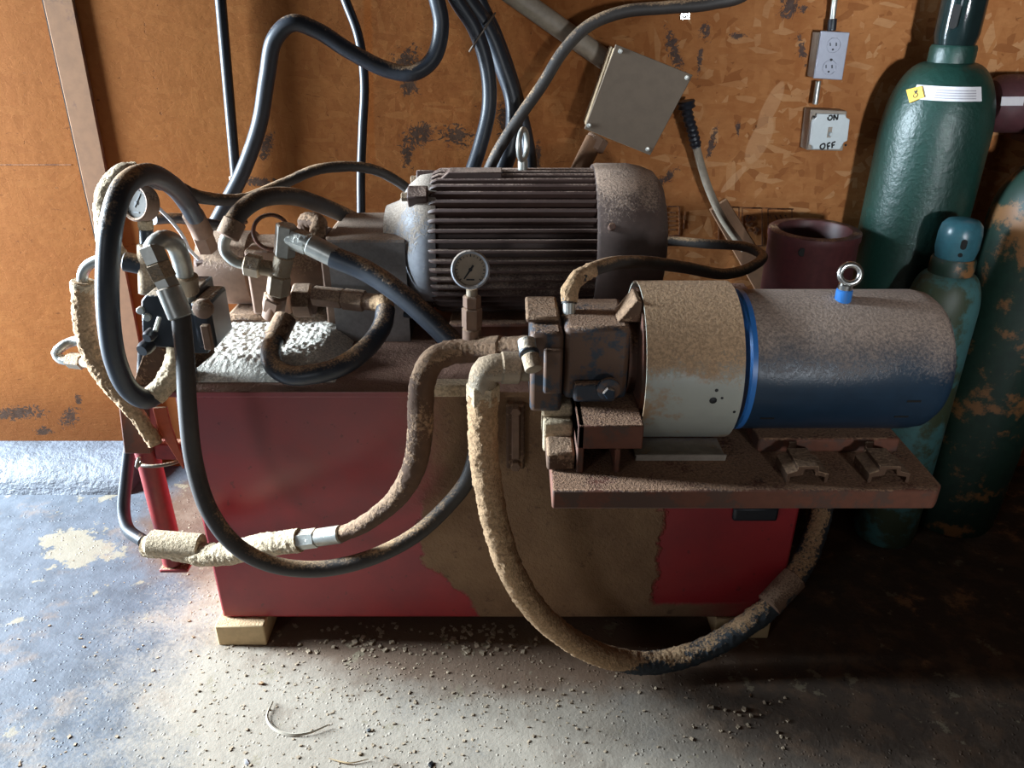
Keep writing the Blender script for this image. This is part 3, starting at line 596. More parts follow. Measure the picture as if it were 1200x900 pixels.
tag(MB().tube([U(180,238,1.42), U(200,258,1.43), U(214,276,1.44), U(222,292,1.45), U(233,304,1.46)], .0032).build('pale_wire', M['label']), 'pale thin wire hanging beside the lower right end of the arched hose', 'wire')
for x0_, x1_, y0_, y1_, a_, lab_ in ((.335, .415, 1.60, 1.69, .3, 'small orange-brown wood offcut on tank top behind the white guard, left piece'), (.43, .52, 1.66, 1.74, -.2, 'small orange-brown wood offcut on tank top behind the white guard, right piece')):
    cx_, cy_ = (x0_+x1_)/2, (y0_+y1_)/2
    tag(MB().box(x0_-cx_, x1_-cx_, y0_-cy_, y1_-cy_, TZ1+.0005, TZ1+.02, Matrix.Translation((cx_, cy_, 0)) @ Matrix.Rotation(a_, 4, 'Z')).build('wood_offcut', M['board'], bevel=.002), lab_, 'wood', 'wood offcuts on the tank')
# straight black pipe
pp = thing('black_conduit', 'straight black conduit running up the wall left of the S-bend hose', 'pipe', U(277, 214, 1.925))
MB().tube([U(229, -340, 1.925), U(277, 214, 1.925)], .0125, sm=False).build('pipe', M['hose_clean'], pp)
MB().cyl(U(275.5, 206, 1.925), U(276.5, 212, 1.925), .0155).build('coupling', M['brownfit'], pp)
MB().tube([U(277, 212, 1.925), U(279, 240, 1.92), U(285, 262, 1.90)], .012).build('cable', M['hose_clean'], pp)

# ------------------------------------------------------------------ left valve, gauge and fittings
vb = thing('directional_valve', 'black control valve block with bolts and two black knobs, left of tank', 'valve', (-.60, 1.28, .70))
a, b = U(162, 346, 1.24), U(250, 346, 1.24); zb = U(200, 409, 1.24).z; zt = a.z
MB().prism([Vector((U(165,352,1.24).x, 1.24, zt-.01)), Vector((U(170,345,1.24).x, 1.24, zt)), Vector((U(196,346,1.24).x, 1.24, zt)), Vector((U(196,346,1.24).x, 1.24, zb+.0)), Vector((U(172,405,1.24).x-.008, 1.24, zb+.005))], (0, .085, 0)).build('end_plate', M['darkcast'], vb, bevel=.003)
MB().box(U(190,350,1.25).x, U(228,350,1.25).x, 1.262, 1.345, zb-.02, zt).build('valve_body', M['darkcast'], vb, bevel=.004)
MB().box(U(224,350,1.25).x, U(247,350,1.25).x, 1.235, 1.33, zb, zt-.012).build('solenoid', M['darkcast'], vb, bevel=.008)
c = U(240, 360, 1.235); MB().cyl(c+Vector((0, .0, 0)), c+Vector((.0, -.014, 0)), .017).build('solenoid_cap', M['brownfit'], vb)
MB().box(U(233,370,1.23).x, U(243,370,1.23).x, 1.225, 1.237, zb+.004, zb+.05).build('side_rib', M['brownfit'], vb, bevel=.002)
for px, py in ((163, 363), (171, 371), (227, 364)):
    c = U(px, py, 1.24); MB().cyl(c+Vector((.004, .002, 0)), c+Vector((.004, -.007, 0)), .0065, 12).build('bolt', M['zinc'], vb)
kn = MB(); kn.cyl(U(187,372,1.225), U(182,388,1.205), .004, 10); o = kn.build('lever', M['zinc'], vb)
MB().lathe([(.006, 0), (.010, .004), (.0105, .016), (.008, .022)], U(181, 388, 1.22), (-.25, -.95, -.2), 18).build('knob', M['hose_clean'], o)
MB().lathe([(.008, 0), (.0125, .004), (.013, .018), (.010, .026)], U(177, 402, 1.235), (-.25, -.95, -.15), 18).build('knob', M['hose_clean'], vb)
MB().box(U(196,415,1.25).x, U(214,415,1.25).x, 1.262, 1.30, zb-.075, zb-.012).build('lower_port', M['darkcast'], vb, bevel=.004)

ub = thing('return_bend', 'pale metal U-bend with hex nuts on top of the black valve', 'pipe fitting', U(216, 345, 1.26))
MB().tube([U(219,350,1.262), U(216,322,1.255), U(211,300,1.245), U(203,284,1.23), U(190,281,1.21), U(180,290,1.20), U(181,302,1.195)], .0155, 18).build('bend_tube', M['zinc'], ub)
MB().hexn(U(176,288,1.198), U(186,310,1.19), .0205).build('hex_nut', M['zinc'], ub)
MB().hexn(U(184,308,1.19), U(194,328,1.185), .0215, 6).build('swivel_nut', M['zincd'], ub)
MB().hexn(U(217,322,1.255), U(219,343,1.26), .0205, 20).build('collar', M['zincd'], ub)

def gauge(name, label, c, ax, R, dial, case, depth=.022, nd=-.9):
    g = thing(name, label, 'gauge', c+Vector((0, 0, -R)))
    ax = Vector(ax).normalized()
    MB().lathe([(R*.9, 0), (R, .003), (R, depth*.75), (R*1.06, depth*.8), (R*1.06, depth), (R*.98, depth+.003), (R*.86, depth+.001), (R*.86, depth-.004), (.0, depth-.004)], c-ax*depth*.5, ax, 48).build('gauge_case', M[case], g)
    f = c+ax*(depth*.5-.0035)
    d = MB().lathe([(R*.855, 0), (R*.855, .0012), (0, .0012)], f, ax, 40).build('dial', M[dial], g)
    u = Vector((0, 0, 1)); u = (u-ax*u.dot(ax)).normalized(); r_ = u.cross(ax)
    r_ = -r_ if r_.x < 0 else r_
    t = MB(); f2 = f+ax*.0016
    def rod(a, r0, r1, w):
        dd = r_*math.sin(a)+u*math.cos(a); nn = (r_*math.cos(a)-u*math.sin(a))*w/2
        t.prism([f2+dd*r0+nn, f2+dd*r1+nn*.6, f2+dd*r1-nn*.6, f2+dd*r0-nn], ax*.0006)
    for k in range(19): rod(math.radians(-135+15*k), R*.70, R*(.80 if k % 3 else .83), R*.035 if k % 3 else R*.06)
    t.build('tick_marks', M['ink'], d)
    t = MB(); rod(math.radians(nd), -R*.28, R*.62, R*.11); t.lathe([(R*.1, 0), (R*.1, .001), (0, .0012)], f2, ax, 16)
    t.prism([f2-r_*R*.22-u*R*.5, f2+r_*R*.22-u*R*.5, f2+r_*R*.22-u*R*.58, f2-r_*R*.22-u*R*.58], ax*.0005)
    t.build('needle', M['ink'], g); return g
fgc = U(552, 316, 1.15)
fg = gauge('pressure_gauge', 'round pressure gauge standing on brass fittings before the finned motor', fgc, (-.05, -.93, .30), .0285, 'dial', 'bell', nd=214)
MB().cyl(U(553,338,1.16), U(553,350,1.16), .009, 12).build('stem', M['zincd'], fg)
MB().hexn(U(553,360,1.16), U(553,346,1.16), .0145).build('stem_nut', M['brownfit'], fg)
MB().hexn(U(553,384,1.16), U(553,360,1.16), .0165).build('adapter', M['brownfit'], fg)
MB().hexn(U(553,404,1.16), U(553,384,1.16), .0155, 18).build('lower_adapter', M['brownfit'], fg)
lg = gauge('pressure_gauge', 'dusty round pressure gauge seen inside the black hose arch at left', U(166, 238, 1.33), (-.35, -.86, .25), .030, 'dial2', 'brownfit', .028, 30)
MB().hexn(U(171,268,1.34), U(170,257,1.34), .014).build('stem_nut', M['crust_all'], lg)
MB().hexn(U(172,286,1.34), U(171,268,1.34), .012, 14).build('stem', M['darkcast'], lg)
MB().hexn(U(174,345,1.32), U(172,286,1.34), .0165, 14).build('riser', M['zincd'], lg)
MB().cyl(U(145,306,1.33), U(174,312,1.335), .0175).build('side_branch', M['hose'], lg)
hk = thing('bent_tube', 'small pale hooked tube with a hex nut at far left, against the board wall', 'tube', U(80, 425, 1.36))
MB().tube([U(112,396,1.30), U(100,398,1.36), U(86,400,1.37), U(73,406,1.36), U(66,414,1.355), U(72,421,1.35), U(84,423,1.345)], .0095, 14, .0008).build('tube_hook', M['zinc'], hk)
MB().hexn(U(81,422,1.345), U(98,424,1.335), .0155).build('hex_nut', M['zincd'], hk)
MB().cyl(U(98,424,1.335), U(116,426,1.285), .011).build('spigot', M['zincd'], hk)

# ------------------------------------------------------------------ front mounting plate and supports
PZ0, PZ1 = .6105, .642
plt = thing('mounting_plate', 'thick rusty dust-covered steel plate cantilevered off tank front, carrying blue motor', 'plate', (.33, 1.1, PZ0))
MB().prism([Vector((.056, .886, PZ0)), Vector((.59, .886, PZ0)), Vector((.602, .900, PZ0)), Vector((.602, 1.34, PZ0)), Vector((.056, 1.34, PZ0))], (0, 0, PZ1-PZ0)).build('plate_slab', M['rust'], plt, bevel=.003)
# riser with two square openings
rz = .720; x0, x1 = .092, .185; y0 = .93
rs = MB(); xs = [x0, x0+.010, x0+.052, x0+.060, .185]
rs.box(x0, x0+.010, y0, 1.2, PZ1, rz); rs.box(x0+.054, x0+.062, y0, 1.2, PZ1, rz-.038); rs.box(x0, .184, y0, 1.2, rz-.038, rz)
rs.box(x0, .184, 1.19, 1.2, PZ1, rz)
rs.build('pump_riser', M['rust'], plt, bevel=.002)
MB().box(.050, x0-.002, .935, .985, PZ1+.0005, .672).build('spacer_block', M['crust_brown'], plt, bevel=.004)
MB().box(.046, x0-.002, .986, 1.06, PZ1+.0005, .694).build('spacer_block', M['crust_all'], plt, bevel=.004)
MB().box(.044, x0-.002, 1.0, 1.06, .6945, .716).build('spacer_block', M['crust_all'], plt, bevel=.004)
for cx in (U(937,560,.93).x, U(1030,560,.93).x):
    w2, h2, tk = .029, .027, .005; z0 = PZ1
    o_ = [(-w2,0),(-w2,h2*.55),(-w2*.55,h2*.75),(-w2*.55,h2),(w2*.45,h2),(w2*.5,h2*.7),(w2,h2*.55),(w2,0),(w2-tk,0),(w2-tk,h2*.35),(w2*.35,h2*.45),(w2*.25,h2-tk),(-w2*.2,h2-tk),(-w2*.25,h2*.45),(-w2+tk,h2*.35),(-w2+tk,0)]
    MB().prism([Vector((cx+x+.01*0, .905, z0+z)) for x, z in o_], (0, .05, 0)).build('slotted_clip', M['crust_brown'], plt, bevel=.0008)
    MB().cyl((cx+.004, .99, PZ1+.0005), (cx+.004, .99, PZ1+.02), .009, 6).build('bolt', M['brownfit'], plt)

# white guard
BY, BZ, BR = 1.07, .758, .106
wg = thing('coupling_guard', 'cream-white curved sheet guard between front pump and blue motor', 'guard', (.255, 1.05, PZ1))
gr = .119; gx0, gx1 = .186, .322; out = []; inn = []
for i in range(41):
    a = math.radians(-150+ (150+152)*i/40)     # 0 = up, + toward the camera
    out.append((BY-math.sin(a)*gr, BZ+math.cos(a)*gr)); inn.append((BY-math.sin(a)*(gr-.003), BZ+math.cos(a)*(gr-.003)))
out = [(y, max(z, PZ1+.001)) for y, z in out]; inn = [(y, max(z, PZ1+.004)) for y, z in inn]
sh = MB(); sh.prism([Vector((gx0, y, z)) for y, z in out+inn[::-1]], (gx1-gx0, 0, 0)); sh.build('guard_sheet', M['white'], wg)
fy = out[-1][0]
MB().prism([Vector((gx0-.004, fy+.004, PZ1+.0005)), Vector((gx0-.004, fy-.052, PZ1+.0005)), Vector((gx0-.004, fy-.055, PZ1+.012)), Vector((gx0-.004, fy-.052, PZ1+.012)), Vector((gx0-.004, fy-.045, PZ1+.006)), Vector((gx0-.004, fy+.004, PZ1+.006))], (gx1-gx0-.004, 0, 0)).build('guard_flange', M['boxbody'], wg)
a = U(834, 466, .96); t = MB()
for dx, dz, r in ((0, 0, .0055), (.003, .016, .0025), (.033, -.02, .0022), (.012, .004, .002)): 
    zz = a.z+dz-.0; an = math.acos((zz-BZ)/gr); y = BY-math.sin(an)*gr
    nrm_ = Vector((0, -math.sin(an), math.cos(an))); MB().lathe([(r, 0), (r*.8, .0008), (0, .001)], Vector((a.x+dx, y, zz))+nrm_*.0001, nrm_, 9).build('paint_chip', M['ink'], wg)

# blue motor
bm_ = thing('blue_motor', 'blue electric motor with sawdust-coated top on front mounting plate', 'motor', (.48, BY, PZ1))
bx0, bx1 = .337, .628
MB().lathe([(.0, bx0+.012), (.082, bx0+.012), (.086, bx0+.004), (.098, bx0), (.104, bx0+.003), (BR, bx0+.010), (BR, bx1-.03), (.103, bx1-.014), (.094, bx1-.002), (.080, bx1+.006), (.0, bx1+.008)], (0, BY, BZ), (1, 0, 0), 72).build('motor_shell', M['blue'], bm_)
MB().lathe([(.070, bx0+.010), (.090, bx0+.002), (.104, bx0-.004), (.1072, bx0-.001), (.1072, bx0+.006), (.09, bx0+.012)], (0, BY, BZ), (1, 0, 0), 64).build('end_ring', M['blueclean'], bm_)
MB().box(bx0+.03, bx1-.05, BY-.085, BY+.085, PZ1+.0005, BZ-.092).build('motor_foot', M['rust'], bm_, bevel=.004)
def onblue(px, py):
    p = None
    for k in range(60):
        D = BY-.12+.001*k*2; q = U(px, py, D)
        if (q.y-BY)**2+(q.z-BZ)**2 <= BR**2: p = q; break
    return p
for px, py in ((906, 473), (1071, 470), (899, 490), (1056, 488)):
    q = onblue(px, py)
    if q:
        nv = Vector((0, q.y-BY, q.z-BZ)).normalized(); tv = Vector((0, -nv.z, nv.y))
        Mx = Matrix(((1, 0, 0, q.x), (0, nv.y, tv.y, q.y), (0, nv.z, tv.z, q.z), (0, 0, 0, 1)))
        MB().box(-.010, .010, -.004, .0008, -.0018, .0018, Mx).build('drain_slot', M['shade_black'], bm_)
q = U(982, 343, BY); ex = q.x
MB().cyl((ex, BY-.02, BZ+BR-.008), (ex, BY-.02, BZ+BR+.014), .0115, 18).build('lifting_boss', M['blueclean'], bm_)
eb = MB(); eb.torus((ex+.003, BY-.02, BZ+BR+.036), (-.25, -.9, .3), .0135, .0045); eb.cyl((ex, BY-.02, BZ+BR+.012), (ex, BY-.02, BZ+BR+.022), .010); eb.build('eye_bolt', M['steel'], bm_)

# front pump
fp = thing('gear_pump', 'dirty blue and rust hydraulic pump at left end of the mounting plate, beside white guard', 'pump', (.1, 1.06, .70))
MB().box(.075, .168, 1.0, 1.125, .724, .838).build('pump_body', M['pumpblue'], fp, bevel=.008)
MB().box(.026, .073, .995, 1.13, .705, .832).build('rear_cover', M['pumpblue'], fp, bevel=.007)
MB().box(.020, .068, 1.03, 1.12, .8325, .842).build('top_rim', M['crust_brown'], fp, bevel=.004)
MB().box(.045, .072, .985, 1.0, .74, .81).build('side_boss', M['pumpblue'], fp, bevel=.004)
MB().box(.088, .150, .982, 1.0, .728, .758).build('lower_boss', M['pumpblue'], fp, bevel=.006)
c = Vector((.138, .985, .752)); MB().cyl(c, c+Vector((0, -.010, 0)), .017, 24).build('round_plug', M['pumpblue'], fp)
MB().hexn(c+Vector((0, -.010, -.002)), c+Vector((0, -.017, -.002)), .009, 5).build('plug_mark', M['blue'], fp)
MB().lathe([(.055, .168), (.062, .170), (.062, .182), (.100, .184), (.100, .192), (.03, .194)], (0, BY, BZ+.01), (1, 0, 0), 40).build('adapter_flange', M['rust'], fp)
MB().prism([Vector((.150, 1.02, .838)), Vector((.184, 1.02, .838)), Vector((.184, 1.02, .868)), Vector((.176, 1.02, .872))], (0, .05, 0)).build('gusset', M['crust_brown'], fp, bevel=.002)
MB().cyl((.20, BY, BZ), (.335, BY, BZ), .035, 28).build('shaft_coupling', M['rust'], fp)
MB().box(.068, .165, 1.02, 1.12, rz+.0003, .7238).build('pump_foot', M['rust'], fp, bevel=.004)
sp = thing('relief_cartridge', 'pale blue dusty cartridge cap on left face of the front pump', 'valve cap', U(625, 440, .96))
MB().cyl(U(617,398,.99), U(619,412,.975), .0125, 20).build('barrel', M['paleblue'], sp)
MB().torus(U(620,414,.972), U(622,424,.955)-U(617,398,.99), .0115, .003).build('snap_ring', M['darkcast'], sp)
MB().cyl(U(621,416,.97), U(626,434,.953), .0125, 20).build('end_cap', M['zincd'], sp)

# pipe from pump to hose, elbow
mf = thing('manifold_pipe', 'brown crusted horizontal pipe under the gauge, joining hoses to the front pump', 'pipe', U(575, 425, 1.15))
MB().tube([U(520,413,1.15), U(550,411,1.15), U(590,409,1.13), U(619,408,1.11)], .0195, 18, .002).build('pipe_run', M['crust_brown'], mf)
MB().hexn(U(560,411,1.15), U(590,409,1.13), .0235, 8).build('hex_union', M['crust_brown'], mf)
el = thing('suction_elbow', 'white-edged dusty pipe elbow feeding the largest hose left of front pump', 'pipe fitting', U(566, 450, 1.04))
MB().tube([U(600,431,1.045), U(584,431,1.04), U(571,433,1.038), U(566,443,1.038), U(566,458,1.04)], .0215, 20, .001).build('elbow_body', M['zincd'], el)
MB().hexn(U(586,431,1.04), U(609,431,1.045), .0245, 16).build('union_nut', M['zincd'], el)
MB().cyl(U(607,432,1.045), U(622,433,1.05), .0185, 20).build('pipe_nipple', M['zincd'], el)
a, b = U(506, 433, 1.235), U(552, 451, 1.235)
tag(MB().box(a.x, b.x, 1.225, 1.255, TZ1+.0005, TZ1+.024).build('steel_bar', M['crust_all'], bevel=.003), 'short pale dust-covered bar lying on the tank edge under the gauge', 'bar')

# ------------------------------------------------------------------ sawdust heap on tank
g = MB(); nx, ny = 130, 200; hx0, hx1, hy0, hy1 = -.612, -.33, 1.285, 1.80
random.seed(3); H = [[0]*ny for _ in range(nx)]
for i in range(nx):
    for j in range(ny):
        x = hx0+(hx1-hx0)*i/(nx-1); y = hy0+(hy1-hy0)*j/(ny-1)
        e = min((x-hx0)/.03, (y-hy0)/.05, (hy1-y)/.05, ((hx1-.06*(y-hy0)*0)-x-(.09*max(0, 1-(y-hy0)/.25)*0))/.06)
        e = max(0, min(1, e)); h = .034*math.sin(e*PI/2)*(1+.12*noise.noise(Vector((x*8, y*8, 0))))+.0035*noise.noise(Vector((x*120, y*120, 1)))*e+.0008
        g.v.append(Vector((x, y, TZ1+max(.0006, h))))
for i in range(nx-1):
    for j in range(ny-1): g.f.append([i*ny+j, (i+1)*ny+j, (i+1)*ny+j+1, i*ny+j+1])
tag(g.build('sawdust_heap', M['heap']), 'bright heap of sawdust on tank top at left, around the left pump', 'sawdust', kind='stuff')

# ------------------------------------------------------------------ wall electrics
def quadbox(name, mat, corners, D, depth, parent, bevel=.002):
    return MB().prism([U(x, y, D) for x, y in corners], (0, depth, 0)).build(name, M[mat], parent, bevel=bevel, smooth=False)
jb = thing('junction_box', 'large tilted brown-grey junction box above the motor, screwed cover', 'electrical box', U(745, 182, 1.80))
cs = [(722, 52), (812, 88), (762, 182), (685, 151)]
quadbox('box_body', 'boxside_lit', [(720, 56), (808, 90), (759, 178), (687, 149)], 1.792, .10, jb, .003)
quadbox('box_cover', 'plate', cs, 1.78, .009, jb, .001)
for px, py in ((727, 60), (805, 91), (759, 175), (690, 147)):
    c = U(px, py, 1.78); MB().lathe([(.005, 0), (.0045, .002), (0, .003)], c, (0, -1, 0), 12).build('screw', M['zinc'], jb)
cd = thing('conduit_stub', 'short brown conduit running from the tilted junction box down to the motor', 'pipe', U(676, 215, 1.76))
MB().tube([U(697,163,1.83), U(686,185,1.82), U(672,215,1.79)], .021, 18).build('pipe', M['slat'], cd)
MB().hexn(U(702,160,1.835), U(694,175,1.83), .027, 8).build('locknut', M['brownfit'], cd)
tag(MB().tube([U(583,-19,1.925), U(712,72,1.925)], .0225, 20, sm=False).build('grey_conduit', M['conduit']), 'wide grey-brown conduit slanting from the top of wall to tilted junction box', 'pipe')
sr = thing('power_cable', 'flexible cable with black ribbed grip leaving right side of junction box, dropping right', 'cable', U(870, 290, 1.90))
t = MB(); P = spline([U(804,118,1.88), U(806,135,1.88), U(811,152,1.88), U(816,172,1.885)], .003)
T, A, B = frames(P); Rr = []
for i, p in enumerate(P):
    r = (.019 if i < 6 else .0125)+.0016*math.sin(i*1.6)
    Rr.append([p+(A[i]*math.cos(2*PI*j/16)+B[i]*math.sin(2*PI*j/16))*r for j in range(16)])
t.rings(Rr).build('cable_grip', M['hose_clean'], sr)
MB().tube([U(815,168,1.885), U(822,195,1.89), U(832,225,1.895), U(848,258,1.90), U(872,292,1.90)], .0095, 14).build('cable', M['conduit'], sr)
a, b = U(842,240,1.93), U(905,345,1.90)
dv = (b-a).normalized(); nv = Vector((-dv.z, 0, dv.x)).normalized()*.024
tag(MB().prism([a+nv, b+nv*1.3, b-nv*1.3, a-nv], (0, .014, 0)).build('leaning_board', M['slat'], bevel=.002), 'brown wooden board leaning on wall behind the maroon pipe', 'board')

ob = thing('outlet_box', 'grey power outlet box with cover plate, high on the right wall', 'outlet', U(972, 93, 1.92))
oc = [(962, 36), (996, 38), (987, 94), (953, 92)]
quadbox('box_body', 'boxbody', [(960, 38), (993, 40), (985, 92), (953, 91)], 1.905, .044, ob)
pl_ = quadbox('cover_plate', 'elec', oc, 1.90, .0045, ob, .0015)
def disc(mb, px, py, r, D, sq=1, n=20, dep=.001):
    c = U(px, py, D); mb.prism([c+Vector((math.cos(2*PI*i/n)*r, 0, math.sin(2*PI*i/n)*r*sq)) for i in range(n)], (0, -dep, 0))
def arc(mb, px, py, r, D, a0, a1, w=.0014, n=10):
    c = U(px, py, D); P_ = [c+Vector((math.cos(math.radians(a0+(a1-a0)*i/n))*r, 0, math.sin(math.radians(a0+(a1-a0)*i/n))*r)) for i in range(n+1)]
    mb.tube(P_, w, 6, sm=False)
for (px, py) in ((977, 53), (972, 79)):
    t = MB(); arc(t, px, py, .0155, 1.900, -10, 370, .0007, 24)
    ro_ = t.build('socket', M['elec'], ob)
    t = MB(); ln(t, (px-4, py-3), (px-4, py+1), .002, 1.8998); ln(t, (px+3, py-3), (px+3, py+1), .0025, 1.8998); disc(t, px-1, py+5, .0022, 1.8998); t.build('slots', M['ink'], ro_)
t = MB(); disc(t, 974, 70, .0028, 1.9, dep=.002); t.build('screw', M['ink'], ob)
for (nm, p0, p1, lab) in (('c', (1012, -290), (975, 26), 'thin metal conduit entering outlet box from above'), ('c', (959, 95), (955, 122), 'thin metal conduit joining outlet box and ON OFF switch box')):
    tag(MB().tube([U(*p0, 1.925), U(*p1, 1.925)], .0065, 14, sm=False).build('metal_conduit', M['zinc']), lab, 'pipe')
MB().cyl(U(975.6, 22, 1.925), U(974.3, 36, 1.925), .010, 12).build('connector', M['hose_clean'], ob)
sb = thing('switch_box', 'square metal switch box with pale cover hand-lettered ON and OFF', 'light switch', U(968, 176, 1.9))
quadbox('box_body', 'boxbody', [(950, 128), (993, 130), (988, 177), (945, 176)], 1.903, .046, sb, .003)
pc = [(957,133),(991,134),(992,138),(996,140),(993,165),(989,167),(984,175),(952,175),(952,171),(948,169),(951,140),(956,138)]
quadbox('cover_plate', 'elec2', pc, 1.895, .006, sb, .0012)
t = MB(); DD = 1.895
def stroke(pts, w=.0036):
    for i in range(len(pts)-1): ln(t, pts[i], pts[i+1], w, DD)
stroke([(971,136),(974.5,135),(975.5,138),(973,141),(970,140),(970.5,137)]); stroke([(977,141),(977.5,134.5),(981,140.5),(982,134)])
stroke([(963,169),(966,168),(967,171),(964.5,175),(961.5,174),(961,171),(963,169)]); stroke([(970,175),(969.5,168.5),(973,167)]); stroke([(969.5,171.5),(972.5,171)])
stroke([(975,173.5),(975,167.5),(979,166)]); stroke([(975,170.5),(978,169.5)])
t.build('marker_writing', M['ink'], sb, smooth=False)
a = U(972, 155, 1.895)
MB().box(a.x-.0045, a.x+.0045, 1.893, 1.8955, a.z-.012, a.z+.012).build('toggle_slot', M['boxbody'], sb)
MB().box(a.x-.003, a.x+.003, 1.884, 1.894, a.z-.008, a.z+.001).build('toggle', M['elec2'], sb, bevel=.001)
for px, py in ((954, 137), (991, 170)):
    c = U(px, py, 1.895); MB().lathe([(.003, 0), (.0025, .0015), (0, .002)], c, (0, -1, 0), 10).build('screw', M['ink'], sb)
wsn = MB(); c = U(803, 17, WALL-.006); wsn.box(c.x-.011, c.x+.011, WALL-.008, WALL-.0005, c.z-.011, c.z+.011); wsn.torus(c+Vector((0, -.003, 0)), (0, 1, 0), .0055, .002)
tag(wsn.build('wall_anchor', M['steel'], bevel=.001), 'tiny square metal anchor screwed to wall under the arching black hose', 'anchor')

# ------------------------------------------------------------------ gas cylinders
def axp(base, tilt):
    return Vector((math.sin(tilt[0]), math.sin(tilt[1]), 1)).normalized()
def gas(name, label, base, r, H, capr, caph, bodym, capm, tilt=(0, 0), neckm=None, shoulder=.14):
    ax = axp(base, tilt); base = Vector(base)
    g = thing(name, label, 'gas cylinder', base, 'gas cylinders in the corner')
    prof = [(r*.75, .0), (r*.93, .006), (r, .03)]+[(r, .03+(H-.03-shoulder)*i/8) for i in range(1, 9)]
    for i in range(1, 13):
        a = PI/2*i/12; prof.append((capr*.9+(r-capr*.9)*math.cos(a)**.9, H-shoulder+shoulder*math.sin(a)*1.0))
    MB().lathe(prof, base, ax, 56).build('cylinder_body', M[bodym], g)
    if neckm: MB().lathe([(capr*1.02, H-.012), (capr*1.05, H-.005), (capr*1.05, H+.028), (capr*.98, H+.034)], base, ax, 36).build('neck_ring', M[neckm], g)
    cp = [(capr*.86, H+.0), (capr*.88, H+.03), (capr, H+.055), (capr, H+caph*.72), (capr*.93, H+caph*.88), (capr*.72, H+caph*.97), (capr*.4, H+caph), (0, H+caph)]
    cap = MB().lathe(cp, base, ax, 40).build('valve_cap', M[capm], g)
    return g, ax, cap
def patch(base, ax, r, a0, a1, h0, h1, off=.0012, n=14, tl=0, rtop=None):
    mb = MB(); base = Vector(base); x_ = Vector((1, 0, 0)); x_ = (x_-ax*x_.dot(ax)).normalized(); y_ = ax.cross(x_)
    R_ = []
    for i in range(n+1):
        a = math.radians(a0+(a1-a0)*i/n); d = x_*math.cos(a)+y_*math.sin(a); hh = tl*(i/n-.5)
        rt = r if rtop is None else rtop
        R_.append([base+ax*(h0+hh)+d*(r+off), base+ax*(h1+hh)+d*(rt+off), base+ax*(h1+hh)+d*(rt+.0002), base+ax*(h0+hh)+d*(r+.0002)])
    return mb.rings(R_)
AB = Vector((.962, 1.825, 0)); HA = 1.128; SH = .16; CR = .045; RA = .1165
ga, axA, capA = gas('gas_cylinder', 'tall green gas cylinder with glossy black cap and white warning label', AB, RA, HA, CR, .20, 'green', 'cap', neckm='green', shoulder=SH)
def rsh(h):   # radius of the shoulder at height h
    s_ = max(0, min(1, (h-(HA-SH))/SH)); a = math.asin(s_); return CR*.9+(RA-CR*.9)*math.cos(a)**.9
hl0 = U(1090, 119, 1.72).z; hl1 = hl0+.028
lb = patch(AB, axA, rsh(hl0), -152, -72, hl0, hl1, rtop=rsh(hl1), off=.0016).build('warning_label', M['label'], ga)
for k in range(4): patch(AB, axA, rsh(hl0+.005+k*.005), -126, -80, hl0+.0045+k*.005, hl0+.0065+k*.005, off=.0022, rtop=rsh(hl0+.0065+k*.005)).build('print_line', M['labelgrey'], lb)
# yellow diamond with a flame over a ring
def onA(px, py, D=1.74):
    q = U(px, py, D)
    for k in range(80):
        q = U(px, py, 1.66+k*.002); 
        if (q.x-AB.x)**2+(q.y-AB.y)**2 <= (rsh(q.z)+.002)**2: return q
    return q
c4 = [onA(*p) for p in ((1063,106),(1081,101),(1084,114),(1067,121))]; ctr = sum(c4, Vector())/4; nv = (ctr-Vector((AB.x, AB.y, ctr.z))).normalized()
nv = (c4[1]-c4[0]).cross(c4[3]-c4[0]).normalized(); nv = nv if nv.y < 0 else -nv
dm = MB().prism([p+nv*.004 for p in c4], -nv*.003).build('hazard_diamond', M['yellow'], ga)
uu = (c4[1]-c4[0]).normalized(); vv = (c4[0]-c4[3]).normalized(); cc = ctr+nv*.0042
t = MB(); t.torus(cc-vv*.004, nv, .0045, .0009); t.prism([cc+uu*.000+vv*.001, cc+uu*.006+vv*.002, cc+uu*.008+vv*.010, cc+uu*.003+vv*.006, cc-uu*.001+vv*.008], nv*.0006); t.build('flame_symbol', M['ink'], dm)
# slots in the black cap
def slot(cap, base, ax, r, ang, h0, h1, w=.010, mat='shade_black'):
    x_ = Vector((1, 0, 0)); x_ = (x_-ax*x_.dot(ax)).normalized(); y_ = ax.cross(x_); a = math.radians(ang); d = x_*math.cos(a)+y_*math.sin(a); s_ = ax.cross(d)
    out = []
    for i in range(9): q = PI*i/8; out.append(base+ax*(h1+math.sin(q)*w)+s_*math.cos(q)*w+d*(r-.004))
    for i in range(9): q = PI+PI*i/8; out.append(base+ax*(h0+math.sin(q)*w)+s_*math.cos(q)*w+d*(r-.004))
    MB().prism(out, d*.0052).build('cap_slot', M[mat], cap)
slot(capA, AB, axA, CR, -133, HA+.075, HA+.105, .0085)
# small teal cylinder
SBs = Vector((.968, 1.622, 0)); HS = .715
gs, axS, capS = gas('gas_cylinder', 'small teal gas cylinder with scuffed blue cap in front of tall green cylinder', SBs, .074, HS, .043, .118, 'teal', 'bluecap', tilt=(-.006, 0), neckm='green2', shoulder=.085)
slot(capS, SBs, axS, .043, -105, HS+.068, HS+.078, .006); slot(capS, SBs, axS, .043, -107, HS+.050, HS+.0501, .0045)
# worn green cylinder at the right edge
gas('gas_cylinder', 'dark green rust-patched gas cylinder at right edge of the photo', Vector((1.168, 1.705, 0)), .116, .93, .045, .16, 'green2', 'green2', tilt=(.035, 0), shoulder=.13)
